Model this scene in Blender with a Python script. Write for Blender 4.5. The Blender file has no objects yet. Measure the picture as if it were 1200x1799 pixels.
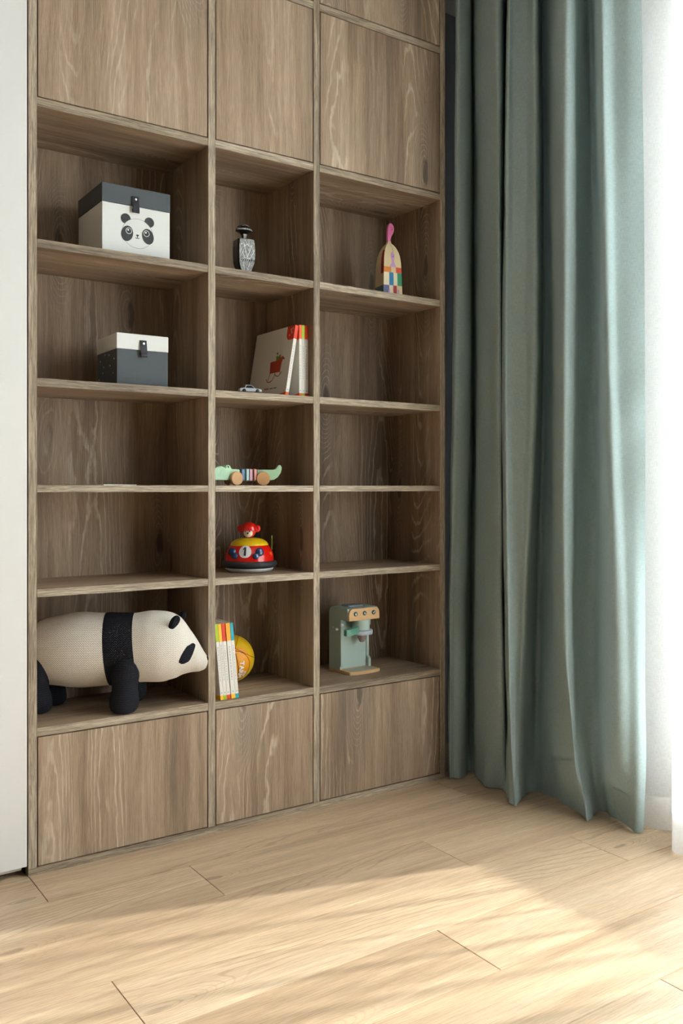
import bpy, bmesh, math, random
from mathutils import Vector, Matrix
random.seed(7)
SC = bpy.context.scene
COL = SC.collection
PI = math.pi
R = math.radians

# ------------------------------------------------------------------ camera
cd = bpy.data.cameras.new('camera'); cam = bpy.data.objects.new('camera', cd); COL.objects.link(cam)
cam.location = (0, 0, 1.1); cam.rotation_euler = (R(90), 0, -math.atan(1080/1586))
cd.sensor_fit = 'VERTICAL'; cd.sensor_height = 36; cd.sensor_width = 24; cd.lens = 1586/1799*36
cd.shift_y = -42.5/1799; cd.clip_start = .05
SC.camera = cam
# ------------------------------------------------------------------ light and exposure
w = bpy.data.worlds.new('sky'); SC.world = w; w.use_nodes = True
bg = w.node_tree.nodes['Background']; bg.inputs[0].default_value = (.87, .945, 1.04, 1); bg.inputs[1].default_value = 10.5
sl = bpy.data.lights.new('sun', 'SUN'); sl.energy = 16.5; sl.angle = R(1.2); sl.color = (1, .965, .92)
sun = bpy.data.objects.new('sun', sl); COL.objects.link(sun)
SUN_AZ, SUN_EL = R(-16), R(12.5)
sd = Vector((math.cos(SUN_AZ)*math.cos(SUN_EL), math.sin(SUN_AZ)*math.cos(SUN_EL), math.sin(SUN_EL)))
sun.rotation_euler = sd.to_track_quat('Z', 'Y').to_euler(); sun.location = (6, -2, 3)
SC.view_settings.view_transform = 'Standard'; SC.view_settings.look = 'None'
SC.view_settings.gamma = 1; SC.view_settings.use_curve_mapping = False
SC.view_settings.exposure = 0.72

# ------------------------------------------------------------------ helpers
def lin(c):
    if isinstance(c, str): c = [int(c[i:i+2], 16) for i in (0, 2, 4)]
    o = []
    for v in c[:3]:
        v /= 255.
        o.append(v/12.92 if v <= .04045 else ((v+.055)/1.055)**2.4)
    return (*o, 1)

class NT:
    """small node-tree helper"""
    def __init__(s, name):
        s.m = bpy.data.materials.new(name); s.m.use_nodes = True; s.t = s.m.node_tree
        s.t.nodes.clear(); s.out = s.n('ShaderNodeOutputMaterial')
    def n(s, typ, **k):
        nd = s.t.nodes.new(typ)
        for a, b in k.items(): setattr(nd, a, b)
        return nd
    def set(s, sock, v):
        if isinstance(v, bpy.types.NodeSocket): s.t.links.new(v, sock)
        else: sock.default_value = v
    def math(s, op, a, b=None, c=None, clamp=False):
        nd = s.n('ShaderNodeMath', operation=op); nd.use_clamp = clamp
        s.set(nd.inputs[0], a)
        if b is not None: s.set(nd.inputs[1], b)
        if c is not None: s.set(nd.inputs[2], c)
        return nd.outputs[0]
    def vm(s, op, a, b=None):
        nd = s.n('ShaderNodeVectorMath', operation=op); s.set(nd.inputs[0], a)
        if b is not None: s.set(nd.inputs[1], b)
        return nd.outputs['Value'] if op in ('DOT_PRODUCT', 'LENGTH', 'DISTANCE') else nd.outputs[0]
    def sep(s, v):
        nd = s.n('ShaderNodeSeparateXYZ'); s.set(nd.inputs[0], v); return nd.outputs
    def comb(s, x, y, z):
        nd = s.n('ShaderNodeCombineXYZ')
        for i, v in enumerate((x, y, z)): s.set(nd.inputs[i], v)
        return nd.outputs[0]
    def noise(s, vec, scale=1, detail=2, rough=.5, dist=0):
        nd = s.n('ShaderNodeTexNoise'); s.set(nd.inputs['Vector'], vec)
        nd.inputs['Scale'].default_value = scale; nd.inputs['Detail'].default_value = detail
        nd.inputs['Roughness'].default_value = rough; nd.inputs['Distortion'].default_value = dist
        return nd.outputs[0]
    def ss(s, v, a, b, lo=0., hi=1.):
        nd = s.n('ShaderNodeMapRange', interpolation_type='SMOOTHSTEP')
        for i, x in enumerate((v, a, b, lo, hi)): s.set(nd.inputs[i], x)
        return nd.outputs[0]
    def ramp(s, v, stops):
        nd = s.n('ShaderNodeValToRGB'); s.set(nd.inputs[0], v); e = nd.color_ramp.elements
        while len(e) > 1: e.remove(e[0])
        e[0].position = stops[0][0]; e[0].color = lin(stops[0][1])
        for p, c in stops[1:]:
            x = e.new(p); x.color = lin(c)
        return nd.outputs[0]
    def mix(s, f, a, b, mode='MIX'):
        nd = s.n('ShaderNodeMix', data_type='RGBA', blend_type=mode)
        s.set(nd.inputs[0], f); s.set(nd.inputs[6], a); s.set(nd.inputs[7], b); return nd.outputs[2]
    def bump(s, h, strength, dist, normal=None):
        nd = s.n('ShaderNodeBump'); s.set(nd.inputs['Height'], h)
        nd.inputs['Strength'].default_value = strength; nd.inputs['Distance'].default_value = dist
        return nd.outputs[0]
    def bsdf(s, color, rough=.6, spec=.5, normal=None, metal=0, coat=0):
        nd = s.n('ShaderNodeBsdfPrincipled'); s.set(nd.inputs['Base Color'], color); s.set(nd.inputs['Roughness'], rough)
        nd.inputs['Specular IOR Level'].default_value = spec; nd.inputs['Metallic'].default_value = metal
        nd.inputs['Coat Weight'].default_value = coat
        if normal is not None: s.set(nd.inputs['Normal'], normal)
        return nd.outputs[0]
    def done(s, sh):
        s.t.links.new(sh, s.out.inputs[0]); return s.m

def plain(name, c, rough=.6, spec=.5, metal=0, coat=0, var=.04, scale=40, bump=0):
    t = NT(name); co = t.n('ShaderNodeTexCoord').outputs['Object']
    nz = t.noise(co, scale, 3)
    c = lin(c)
    d = tuple(x*(1-var) for x in c[:3])+(1,); l = tuple(min(1, x*(1+var)) for x in c[:3])+(1,)
    col = t.mix(nz, d, l)
    nrm = t.bump(nz, .4, bump) if bump else None
    return t.done(t.bsdf(col, rough, spec, nrm, metal, coat))

def wood(name, axis, dark, mid, light, grey, kcore=.7, kstain=.3, ksize=1., rough=.55, line=.6, fibre=.35, vec_rand=True, ringscale=(3.4, .5), nr=11, spec=.35, knots=True, linec=None, tone=.6, bumpd=.0006):
    """limed oak: fibres, cathedral rings, grey stains and knots, along one axis"""
    t = NT(name)
    co = t.n('ShaderNodeTexCoord').outputs['Object']
    rnd = t.n('ShaderNodeObjectInfo').outputs['Random']
    x, y, z = t.sep(co)
    if axis == 'X': x, y, z = y, z, x
    off = t.math('MULTIPLY', rnd, 37.7)
    x = t.math('ADD', x, off); y = t.math('ADD', y, t.math('MULTIPLY', rnd, 11.3)); z = t.math('ADD', z, t.math('MULTIPLY', rnd, 23.1))
    # slow sideways drift of the grain
    dr = t.noise(t.comb(t.math('MULTIPLY', x, 2.), t.math('MULTIPLY', y, 2.), t.math('MULTIPLY', z, 1.6)), 1, 2)
    xd = t.math('ADD', x, t.math('MULTIPLY', dr, .035))
    yd = t.math('ADD', y, t.math('MULTIPLY', dr, .035))
    def st(a, b):
        return t.comb(t.math('MULTIPLY', xd, a), t.math('MULTIPLY', yd, a), t.math('MULTIPLY', z, b))
    field = t.math('ADD', t.noise(st(*ringscale), 1, 1, .3), t.math('MULTIPLY', t.noise(st(34, 11), 1, 2, .6), .022))
    kn = None
    if knots:
        v = t.n('ShaderNodeTexVoronoi', feature='F1', voronoi_dimensions='2D'); t.set(v.inputs['Vector'], t.comb(t.math('MULTIPLY', t.math('ADD', xd, yd), 4.2), t.math('MULTIPLY', z, 1.15), .5)); v.inputs['Scale'].default_value = 1
        v.inputs['Randomness'].default_value = 1
        kd = v.outputs['Distance']
        csep = t.n('ShaderNodeSeparateColor'); t.set(csep.inputs[0], v.outputs['Color'])
        sel = t.ss(csep.outputs[0], .3, .45)
        kn0 = t.ss(kd, .32, 0)
        kn = t.math('MULTIPLY', kn0, sel)
        field = t.math('ADD', field, t.math('MULTIPLY', kn, .22))
        core = t.math('MULTIPLY', t.ss(t.math('ADD', kd, t.math('MULTIPLY', t.noise(st(60, 22), 1, 2), .05)), .035+.06*ksize, .03+.03*ksize), sel)
    ph = t.math('FRACT', t.math('MULTIPLY', field, nr*3.8))
    tri = t.math('ABSOLUTE', t.math('SUBTRACT', ph, .5))          # 0 .. .5
    fine = t.noise(st(300, 8), 1, 3, .7)
    finer = t.noise(st(800, 26), 1, 2, .6)
    lines = t.ss(tri, .33, .47)
    mask = t.ss(t.noise(st(7.5, .5), 1, 2), .47, .62)
    if kn is not None: mask = t.math('MAXIMUM', mask, kn)
    lines = t.math('MULTIPLY', t.math('MULTIPLY', lines, mask), t.ss(fine, .22, .5, .35, 1.))
    tn = t.noise(st(7.5, .45), 1, 3, .55)
    tn2 = t.noise(st(46, 1.5), 1, 3, .6)
    tt = t.math('ADD', t.math('MULTIPLY', tn, .65), t.math('MULTIPLY', tn2, .35))
    tt = t.math('ADD', .5, t.math('MULTIPLY', t.math('SUBTRACT', tt, .5), tone*2.6))
    col = t.ramp(tt, [(0, grey), (.3, dark), (.52, mid), (.8, light)])
    col = t.mix(t.math('MULTIPLY', lines, line), col, lin(linec or light))
    f = t.math('ADD', t.math('MULTIPLY', fine, .6), t.math('MULTIPLY', finer, .4))
    fm = t.ss(f, .34, .66, 1-fibre, 1+fibre*.55)
    col = t.mix(1, col, t.comb(fm, fm, fm), 'MULTIPLY')
    if kn is not None:
        col = t.mix(t.math('MULTIPLY', core, kcore), col, lin((62, 48, 42)))
        st2 = t.math('MULTIPLY', t.ss(kd, .4, .08), sel)
        col = t.mix(t.math('MULTIPLY', st2, kstain), col, lin(grey))
    nrm = t.bump(f, .5, bumpd)
    return t.done(t.bsdf(col, rough, spec, nrm))

class MB:
    """collects shapes into ONE mesh"""
    def __init__(s): s.v = []; s.f = []; s.mi = []; s.uv = {}
    def add(s, vs, fs, mi=0, M=None):
        b = len(s.v)
        for p in vs:
            p = Vector(p)
            s.v.append(M @ p if M is not None else p)
        for f in fs:
            s.f.append(tuple(b+i for i in f)); s.mi.append(mi)
        return b
    def box(s, x0, x1, y0, y1, z0, z1, mi=0, front=None, M=None):
        vs = [(x0, y0, z0), (x1, y0, z0), (x1, y1, z0), (x0, y1, z0), (x0, y0, z1), (x1, y0, z1), (x1, y1, z1), (x0, y1, z1)]
        fs = [(0, 3, 2, 1), (4, 5, 6, 7), (0, 1, 5, 4), (1, 2, 6, 5), (2, 3, 7, 6), (3, 0, 4, 7)]
        k = len(s.f); s.add(vs, fs, mi, M)
        if front is not None: s.mi[k+2] = front
        return s
    def prism(s, pts, a, b, axis='y', mi=0, M=None):
        """polygon pts in the two other axes, extruded a..b; for y: pts=(x,z), for z: (x,y), for x: (y,z)"""
        def P(p, t):
            return {'y': (p[0], t, p[1]), 'z': (p[0], p[1], t), 'x': (t, p[0], p[1])}[axis]
        n = len(pts); vs = [P(p, a) for p in pts]+[P(p, b) for p in pts]
        fs = [tuple(range(n)), tuple(range(2*n-1, n-1, -1))]+[(i, i+n, (i+1) % n+n, (i+1) % n) for i in range(n)]
        s.add(vs, fs, mi, M); return s
    def loft(s, rings, mi=0, closed=True, caps=True, M=None):
        n = len(rings[0]); vs = [p for r in rings for p in r]; fs = []
        for i in range(len(rings)-1):
            for j in range(n if closed else n-1):
                k = (j+1) % n
                fs.append((i*n+j, i*n+k, (i+1)*n+k, (i+1)*n+j))
        if caps and closed:
            fs.append(tuple(range(n-1, -1, -1))); fs.append(tuple(range((len(rings)-1)*n, len(rings)*n)))
        s.add(vs, fs, mi, M); return s
    def lathe(s, prof, seg=32, axis='z', mi=0, M=None, c=(0, 0, 0)):
        rings = []
        for r, h in prof:
            ring = []
            for k in range(seg):
                a = 2*PI*k/seg; u, v = r*math.cos(a), r*math.sin(a)
                p = {'z': (u, v, h), 'y': (u, h, v), 'x': (h, u, v)}[axis]
                ring.append((p[0]+c[0], p[1]+c[1], p[2]+c[2]))
            rings.append(ring)
        return s.loft(rings, mi, M=M)
    def ball(s, r, c=(0, 0, 0), seg=24, rings=14, mi=0, sc=(1, 1, 1), M=None):
        rr = []
        for i in range(rings+1):
            a = -PI/2+PI*i/rings; a = max(-PI/2+.02, min(PI/2-.02, a))
            rr.append([(c[0]+sc[0]*r*math.cos(a)*math.cos(2*PI*k/seg), c[1]+sc[1]*r*math.cos(a)*math.sin(2*PI*k/seg), c[2]+sc[2]*r*math.sin(a)) for k in range(seg)])
        return s.loft(rr, mi, M=M)
    def tube(s, pts, r, seg=8, mi=0, closed=False):
        rings = []; n = len(pts)
        for i, p in enumerate(pts):
            p = Vector(p); a = Vector(pts[(i-1) % n] if (closed or i > 0) else p); b = Vector(pts[(i+1) % n] if (closed or i < n-1) else p)
            t = (b-a).normalized(); up = Vector((0, 0, 1)) if abs(t.z) < .9 else Vector((0, 1, 0))
            u = t.cross(up).normalized(); v = t.cross(u)
            rings.append([tuple(p+u*r*math.cos(2*PI*k/seg)+v*r*math.sin(2*PI*k/seg)) for k in range(seg)])
        if closed: rings.append(rings[0])
        return s.loft(rings, mi, caps=not closed)
    def build(s, name, mats, parent=None, smooth=False, bevel=0, uv=None):
        me = bpy.data.meshes.new(name)
        me.from_pydata([tuple(p) for p in s.v], [], s.f)
        if not isinstance(mats, (list, tuple)): mats = [mats]
        for m in mats: me.materials.append(m)
        me.polygons.foreach_set('material_index', s.mi)
        bm = bmesh.new(); bm.from_mesh(me)
        bmesh.ops.recalc_face_normals(bm, faces=bm.faces)
        if bevel:
            bmesh.ops.remove_doubles(bm, verts=bm.verts, dist=1e-6)
            es = [e for e in bm.edges if len(e.link_faces) == 2 and e.calc_face_angle(0) > R(25)]
            bmesh.ops.bevel(bm, geom=es, offset=bevel, segments=2, affect='EDGES', clamp_overlap=True)
        bm.to_mesh(me); bm.free()
        if smooth:
            me.polygons.foreach_set('use_smooth', [True]*len(me.polygons))
            if smooth is not True:
                me.set_sharp_from_angle(angle=R(smooth))
        me.update()
        o = bpy.data.objects.new(name, me); COL.objects.link(o); o.parent = parent
        return o

def tag(o, label=None, cat=None, group=None, kind=None):
    if label: o['label'] = label
    if cat: o['category'] = cat
    if group: o['group'] = group
    if kind: o['kind'] = kind
    return o
def thing(name, loc, rz, label, cat, group=None):
    o = bpy.data.objects.new(name, None); COL.objects.link(o); o.empty_display_size = .05
    o.location = loc; o.rotation_euler = (0, 0, rz)
    return tag(o, label, cat, group)
def struct_root(name, loc=(0, 0, 0)):
    o = bpy.data.objects.new(name, None); COL.objects.link(o); o.location = loc; o.empty_display_size = .05
    o['kind'] = 'structure'; return o
def text_mesh(body, size, depth=.0002, bold=False):
    cu = bpy.data.curves.new('t', 'FONT'); cu.body = body; cu.size = size; cu.extrude = depth
    cu.align_x = 'CENTER'; cu.align_y = 'CENTER'; cu.resolution_u = 3
    if bold: cu.offset = size*.03
    o = bpy.data.objects.new('t', cu); COL.objects.link(o)
    bpy.context.view_layer.update()
    me = bpy.data.meshes.new_from_object(o.evaluated_get(bpy.context.evaluated_depsgraph_get()))
    bpy.data.objects.remove(o); bpy.data.curves.remove(cu)
    vs = [v.co.copy() for v in me.vertices]; fs = [tuple(p.vertices) for p in me.polygons]
    bpy.data.meshes.remove(me)
    return vs, fs
def catmull(p, n=8):
    """centripetal-free Catmull-Rom through points"""
    out = []; m = len(p)
    for i in range(m-1):
        a = p[max(i-1, 0)]; b = p[i]; c = p[i+1]; d = p[min(i+2, m-1)]
        for k in range(n):
            t = k/n
            out.append(tuple(.5*((2*b[j])+(-a[j]+c[j])*t+(2*a[j]-5*b[j]+4*c[j]-d[j])*t*t+(-a[j]+3*b[j]-3*c[j]+d[j])*t**3) for j in range(len(b))))
    out.append(tuple(p[-1])); return out
def rrect(x0, x1, z0, z1, r, n=5, corners=(1, 1, 1, 1)):
    """rounded rectangle, corners: bl, br, tr, tl"""
    o = []
    for (cx, cz, a0, on) in ((x0+r, z0+r, PI, corners[0]), (x1-r, z0+r, 1.5*PI, corners[1]), (x1-r, z1-r, 0, corners[2]), (x0+r, z1-r, .5*PI, corners[3])):
        if not on:
            o.append((x0 if cx < (x0+x1)/2 else x1, z0 if cz < (z0+z1)/2 else z1)); continue
        for k in range(n+1):
            a = a0+.5*PI*k/n; o.append((cx+r*math.cos(a), cz+r*math.sin(a)))
    return o
def disc(cx, cz, rx, rz=None, n=28):
    rz = rz or rx
    return [(cx+rx*math.cos(2*PI*k/n), cz+rz*math.sin(2*PI*k/n)) for k in range(n)]

# ------------------------------------------------------------------ materials
OAK = dict(dark=(132, 111, 91), mid=(162, 139, 115), light=(182, 160, 136), grey=(112, 103, 95), linec=(214, 197, 174), fibre=.26, tone=.8)
m_door = wood('oak_door', 'Z', **OAK)
m_back = wood('oak_back', 'Z', **OAK)
m_shelf = wood('oak_shelf', 'X', **OAK)
EDG = dict(dark=(130, 115, 96), mid=(166, 150, 128), light=(192, 178, 157), grey=(98, 86, 72), linec=(206, 194, 176), knots=False, ringscale=(60, 5), nr=4, line=.12, fibre=.55, tone=.75, bumpd=.001)
m_edge_v = wood('oak_edge_upright', 'Z', **EDG)
m_edge_h = wood('oak_edge_level', 'X', **EDG)
m_floor = wood('oak_floor', 'X', dark=(190, 162, 132), mid=(212, 185, 153), light=(226, 202, 172), grey=(170, 144, 118), linec=(166, 134, 102), rough=.36, line=.5, fibre=.2, spec=.4, tone=.62, kcore=.35, kstain=.12, ksize=.6, ringscale=(3.0, .45), nr=10, bumpd=.0002)
m_joint = plain('floor_joint', (92, 66, 44), .9)
m_wall = plain('wall_paint', (226, 224, 220), .8, .2)
m_wood_wall = plain('room_wall_taupe', (80, 76, 72), .8, .2)
m_greywall = plain('wall_paint_grey', (110, 114, 118), .8, .2)
m_white = plain('white_lacquer', (228, 227, 223), .38, .5, var=.01)
m_dark = plain('shadow_gap', (30, 26, 22), .9, .1)  # near-black colour standing in for shade in the wardrobe's gaps
m_frame = plain('window_frame', (236, 236, 234), .4)

def glass_mat():
    t = NT('window_glass')
    tr = t.n('ShaderNodeBsdfTransparent'); tr.inputs[0].default_value = (.96, .98, .97, 1)
    gl = t.n('ShaderNodeBsdfGlossy'); gl.inputs['Roughness'].default_value = .02
    fr = t.n('ShaderNodeFresnel'); fr.inputs[0].default_value = 1.45
    mx = t.n('ShaderNodeMixShader'); t.set(mx.inputs[0], fr.outputs[0]); t.set(mx.inputs[1], tr.outputs[0]); t.set(mx.inputs[2], gl.outputs[0])
    return t.done(mx.outputs[0])
m_glass = glass_mat()

def cloth(name, col, scale, trans, see=0., contrast=.12, bump=.0006, slub=True):
    """woven cloth: UV is in metres along the width and the height"""
    t = NT(name); uv = t.n('ShaderNodeUVMap').outputs[0]
    u, v, _ = t.sep(uv)
    wa = t.noise(t.comb(t.math('MULTIPLY', u, scale), t.math('MULTIPLY', v, scale*.06), 0), 1, 2, .6)
    we = t.noise(t.comb(t.math('MULTIPLY', u, scale*.05), t.math('MULTIPLY', v, scale*1.1), 3.), 1, 2, .6)
    wv = t.math('ADD', t.math('MULTIPLY', wa, .5), t.math('MULTIPLY', we, .5))
    fm = t.ss(wv, .36, .64, 1-contrast, 1+contrast)
    c = t.mix(1, lin(col), t.comb(fm, fm, fm), 'MULTIPLY')
    nrm = t.bump(wv, .45, bump)
    d = t.n('ShaderNodeBsdfDiffuse'); t.set(d.inputs[0], c); t.set(d.inputs['Normal'], nrm)
    tl = t.n('ShaderNodeBsdfTranslucent'); t.set(tl.inputs[0], c); t.set(tl.inputs['Normal'], nrm)
    mx = t.n('ShaderNodeMixShader'); mx.inputs[0].default_value = trans
    t.set(mx.inputs[1], d.outputs[0]); t.set(mx.inputs[2], tl.outputs[0]); sh = mx.outputs[0]
    if see:
        # open weave: seen edge-on the threads close up
        lw = t.n('ShaderNodeLayerWeight'); lw.inputs[0].default_value = .5
        fac = t.math('MULTIPLY', t.math('SUBTRACT', 1, t.math('POWER', lw.outputs['Facing'], 1.3)), t.ss(wv, .3, .7, see*1.07, see*.92))
        tp = t.n('ShaderNodeBsdfTransparent')
        m2 = t.n('ShaderNodeMixShader'); t.set(m2.inputs[0], fac); t.set(m2.inputs[1], sh); t.set(m2.inputs[2], tp.outputs[0]); sh = m2.outputs[0]
    return t.done(sh)
m_drape = cloth('teal_linen', (174, 193, 193), 900, .10)
m_sheerhem = cloth('white_voile_double', (252, 252, 250), 900, .4, see=.12, contrast=.04)
m_sheer = cloth('white_voile', (246, 246, 246), 900, .5, see=.5, contrast=.05)

# ------------------------------------------------------------------ setting: floor planks
FX0, FX1, FY0, FY1 = -3.2, 2.72, -2.4, 2.955
CEIL = 3.14
floor = MB().box(FX0-.1, FX1, FY0-.1, FY1+.1, -.06, -.0095).build('floor', m_joint); floor['kind'] = 'structure'
rows = [2.651, 2.421, 2.192, 1.953, 1.7235, 1.498, 1.27]
while rows[-1] > FY0: rows.append(rows[-1]-.2285)
rows = [2.88, ] + rows
starts = {2: .706, 3: 1.1125, 4: 1.79, 5: 2.198, 6: 1.46, 7: .95, 8: 1.7275}
PL = 1.489
for i in range(len(rows)):
    y1 = rows[i]; y0 = rows[i+1] if i+1 < len(rows) else FY0-.1
    if i == 0: ya, yb = rows[0], FY1
    if i == len(rows)-1: break
    sx = starts.get(i+1, random.uniform(.2, 1.6))
    x = sx
    while x > FX0: x -= PL
    while x < FX1:
        a, b = max(x, FX0-.02), min(x+PL, FX1)
        if b-a > .03:
            g = .0007
            bmx = MB().box(a+g, b-g, y0+g*.5, y1-g*.5, -.009, 0)
            bmx.build('plank', m_floor, floor, bevel=.0008)
        x += PL
p = MB().box(FX0, FX1, rows[0], FY1, -.009, 0).build('plank', m_floor, floor)

# walls, ceiling, window
T = .15
WX = 2.62
WY0, WY1, WZ0, WZ1 = -0.75, 1.755, .15, 2.86
wb = MB().box(FX0-T, WX+T, FY1, FY1+T, 0, CEIL).build('wall_back', m_greywall); wb['kind'] = 'structure'
wl = MB().box(FX0-T, FX0, FY0, FY1, 0, CEIL).build('wall_left', m_wood_wall); wl['kind'] = 'structure'
wf = MB().box(FX0-T, WX+T, FY0-T, FY0, 0, CEIL).build('wall_front', m_wood_wall); wf['kind'] = 'structure'
k = MB()
k.box(WX, WX+T, WY1, FY1, 0, CEIL); k.box(WX, WX+T, FY0, WY0, 0, CEIL)
k.box(WX, WX+T, WY0, WY1, 0, WZ0); k.box(WX, WX+T, WY0, WY1, WZ1, CEIL)
wr = k.build('wall_right', m_wall); wr['kind'] = 'structure'
ce = MB().box(FX0-T, WX+T, FY0-T, FY1+T, CEIL, CEIL+.1).build('ceiling', plain('ceiling_paint', (205, 204, 202), .85, .2)); ce['kind'] = 'structure'
win = struct_root('window_1', (WX+.08, WY0, WZ0))
FW = .05; L = WY1-WY0; H = WZ1-WZ0
MB().box(-.03, .03, 0, FW, 0, H).box(-.03, .03, L-FW, L, 0, H).box(-.03, .03, FW, L-FW, 0, FW).box(-.03, .03, FW, L-FW, H-FW, H).build('window_frame', m_frame, win, bevel=.003)
for c in (L/3, 2*L/3):
    MB().box(-.03, .03, c-.03, c+.03, FW, H-FW).build('mullion', m_frame, win, bevel=.003)
for a, b in ((FW, L/3-.03), (L/3+.03, 2*L/3-.03), (2*L/3+.03, L-FW)):
    MB().box(-.003, .003, a, b, FW, H-FW).build('pane', m_glass, win)
# ground outside, well below the sill
og = MB().box(WX+T, WX+60, -40, 40, -9, -8.9).build('trim_1', plain('outdoor_ground', (190, 190, 185), .9)); og['kind'] = 'structure'
og.name = 'outdoor_ground'

# ------------------------------------------------------------------ bookcase
XB = [(.7045, .7285), (1.2637, 1.2885), (1.6600, 1.6848), (2.2255, 2.2503)]
ZB = [(.3925, .4167), (.7885, .8110), (1.0872, 1.1076), (1.3892, 1.4125), (1.7845, 1.8085), (2.1865, 2.2110), (2.7395, 2.7650)]
Y0, Y1 = 2.607, 2.930
CH = 3.12
bc = thing('bookcase', (.7045, Y0, 0), 0, 'tall built-in bookcase of limed brown oak with open bays and flush doors', 'bookcase')
ox, oy = .7045, Y0
def bpart(name, x0, x1, y0, y1, z0, z1, mats, front=1, bevel=.0006):
    return MB().box(x0-ox, x1-ox, y0-oy, y1-oy, z0, z1, 0, front).build(name, mats, bc, bevel=bevel)
bpart('bottom_rail', XB[0][0], XB[3][1], Y0, Y1-.0002, 0, .0212, [m_shelf, m_edge_h])
for i, (a, b) in enumerate(XB):
    bpart('side_panel' if i in (0, 3) else 'divider', a, b, Y0, Y1-.0002, .0214, CH, [m_back, m_edge_v])
bpart('back_panel', XB[0][0], XB[3][1], Y1, Y1+.02, 0, CH, [m_back, m_back])
bays = [(XB[i][1], XB[i+1][0]) for i in range(3)]
for (a, b) in bays:
    for (z0, z1) in ZB:
        bpart('shelf', a+.0003, b-.0003, Y0+.0008, Y1-.0003, z0, z1, [m_shelf, m_edge_h])
    bpart('shelf', a+.0003, b-.0003, Y0+.0008, Y1-.0003, CH-.025, CH, [m_shelf, m_edge_h])
    g = .0033
    for (z0, z1) in ((.0212, ZB[0][0]), (ZB[5][1], ZB[6][0]), (ZB[6][1], CH-.025)):
        bpart('door', a+g, b-g, Y0+.0005, Y0+.0185, z0+g, z1-g, [m_door, m_door], bevel=.0008)

# ------------------------------------------------------------------ white wardrobe at the left edge
wd = thing('wardrobe', (-1.2, 2.606, 0), 0, 'plain white lacquered wardrobe beside the left side of the oak bookcase', 'wardrobe')
lx = -1.2
for a, b in ((-1.2, -.58), (-.577, .06), (.063, .7005)):
    MB().box(a-lx, b-lx, 0, .018, .030, 3.0).build('door', m_white, wd, bevel=.0012)
m_car = plain('white_board', (205, 200, 190), .5)
k = MB(); k.box(0, .69-lx, .020, .32, .016, .036); k.box(0, .69-lx, .020, .32, 3.0, 3.02); k.box(0, .018, .0201, .3199, .036, 3.0); k.box(.672-lx, .69-lx, .0201, .3199, .036, 3.0)
k.build('body', m_car, wd)
MB().box(.02, .68-lx, .10, .30, 0, .016).build('plinth', m_dark, wd)  # plinth coloured near-black, painting in the shade under the doors
MB().box(.7008-lx, .7036-lx, .03, .05, 0, 3.0).build('gap_shade_strip', m_dark, wd)  # dark strip painted in for the shade between wardrobe and bookcase

# ------------------------------------------------------------------ curtains
def sheet(levels, zs, nseg, zn, uvw=1.):
    """levels: plan-view control points at each height in zs (falling); returns points[z][u]"""
    plans = [catmull(l, nseg) for l in levels]
    nz = []; out = []
    for i in range(len(zs)-1):
        kk = zn[i]
        for j in range(kk):
            t = j/kk; nz.append((i, t))
    nz.append((len(zs)-2, 1.))
    for (i, t) in nz:
        row = []
        for q in range(len(plans[0])):
            a = plans[max(i-1, 0)][q]; b = plans[i][q]; c = plans[i+1][q]; d = plans[min(i+2, len(plans)-1)][q]
            za, zb, zc, zd = zs[max(i-1, 0)], zs[i], zs[i+1], zs[min(i+2, len(zs)-1)]
            def h(pa, pb, pc, pd):
                m1 = (pc-pa)/(zc-za) if zc != za else 0; m2 = (pd-pb)/(zd-zb) if zd != zb else 0
                dz = zc-zb; m1 *= dz; m2 *= dz
                return (2*t**3-3*t*t+1)*pb+(t**3-2*t*t+t)*m1+(-2*t**3+3*t*t)*pc+(t**3-t*t)*m2
            z = zb+(zc-zb)*t
            row.append(Vector((h(a[0], b[0], c[0], d[0]), h(a[1], b[1], c[1], d[1]), z)))
        out.append(row)
    return out
def sheet_obj(name, pts, mat, parent, wrinkle=None, u0=0., shift=0.):
    nz, nu = len(pts), len(pts[0])
    # arc length at mid height for the weave
    mid = pts[nz//2]; arc = [0]
    for i in range(1, nu): arc.append(arc[-1]+(mid[i]-mid[i-1]).length)
    vs = []
    for r, row in enumerate(pts):
        for c, p in enumerate(row):
            q = p.copy()
            a = row[max(c-1, 0)]; b = row[min(c+1, nu-1)]; t = (b-a)
            nrm = Vector((t.y, -t.x, 0))
            if nrm.length > 1e-9: nrm.normalize()
            if wrinkle: q += nrm*wrinkle(arc[c], p.z, c/nu)
            if shift: q += nrm*shift
            vs.append(q)
    fs = [(r*nu+c, r*nu+c+1, (r+1)*nu+c+1, (r+1)*nu+c) for r in range(nz-1) for c in range(nu-1)]
    me = bpy.data.meshes.new(name); me.from_pydata([tuple(v-parent.location) for v in vs], [], fs)
    me.materials.append(mat); uvl = me.uv_layers.new(name='UVMap')
    for poly in me.polygons:
        for li in poly.loop_indices:
            vi = me.loops[li].vertex_index; r, c = divmod(vi, nu)
            uvl.data[li].uv = (arc[c]+u0, pts[r][0].z)
    me.polygons.foreach_set('use_smooth', [True]*len(me.polygons))
    o = bpy.data.objects.new(name, me); COL.objects.link(o); o.parent = parent
    return o

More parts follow.
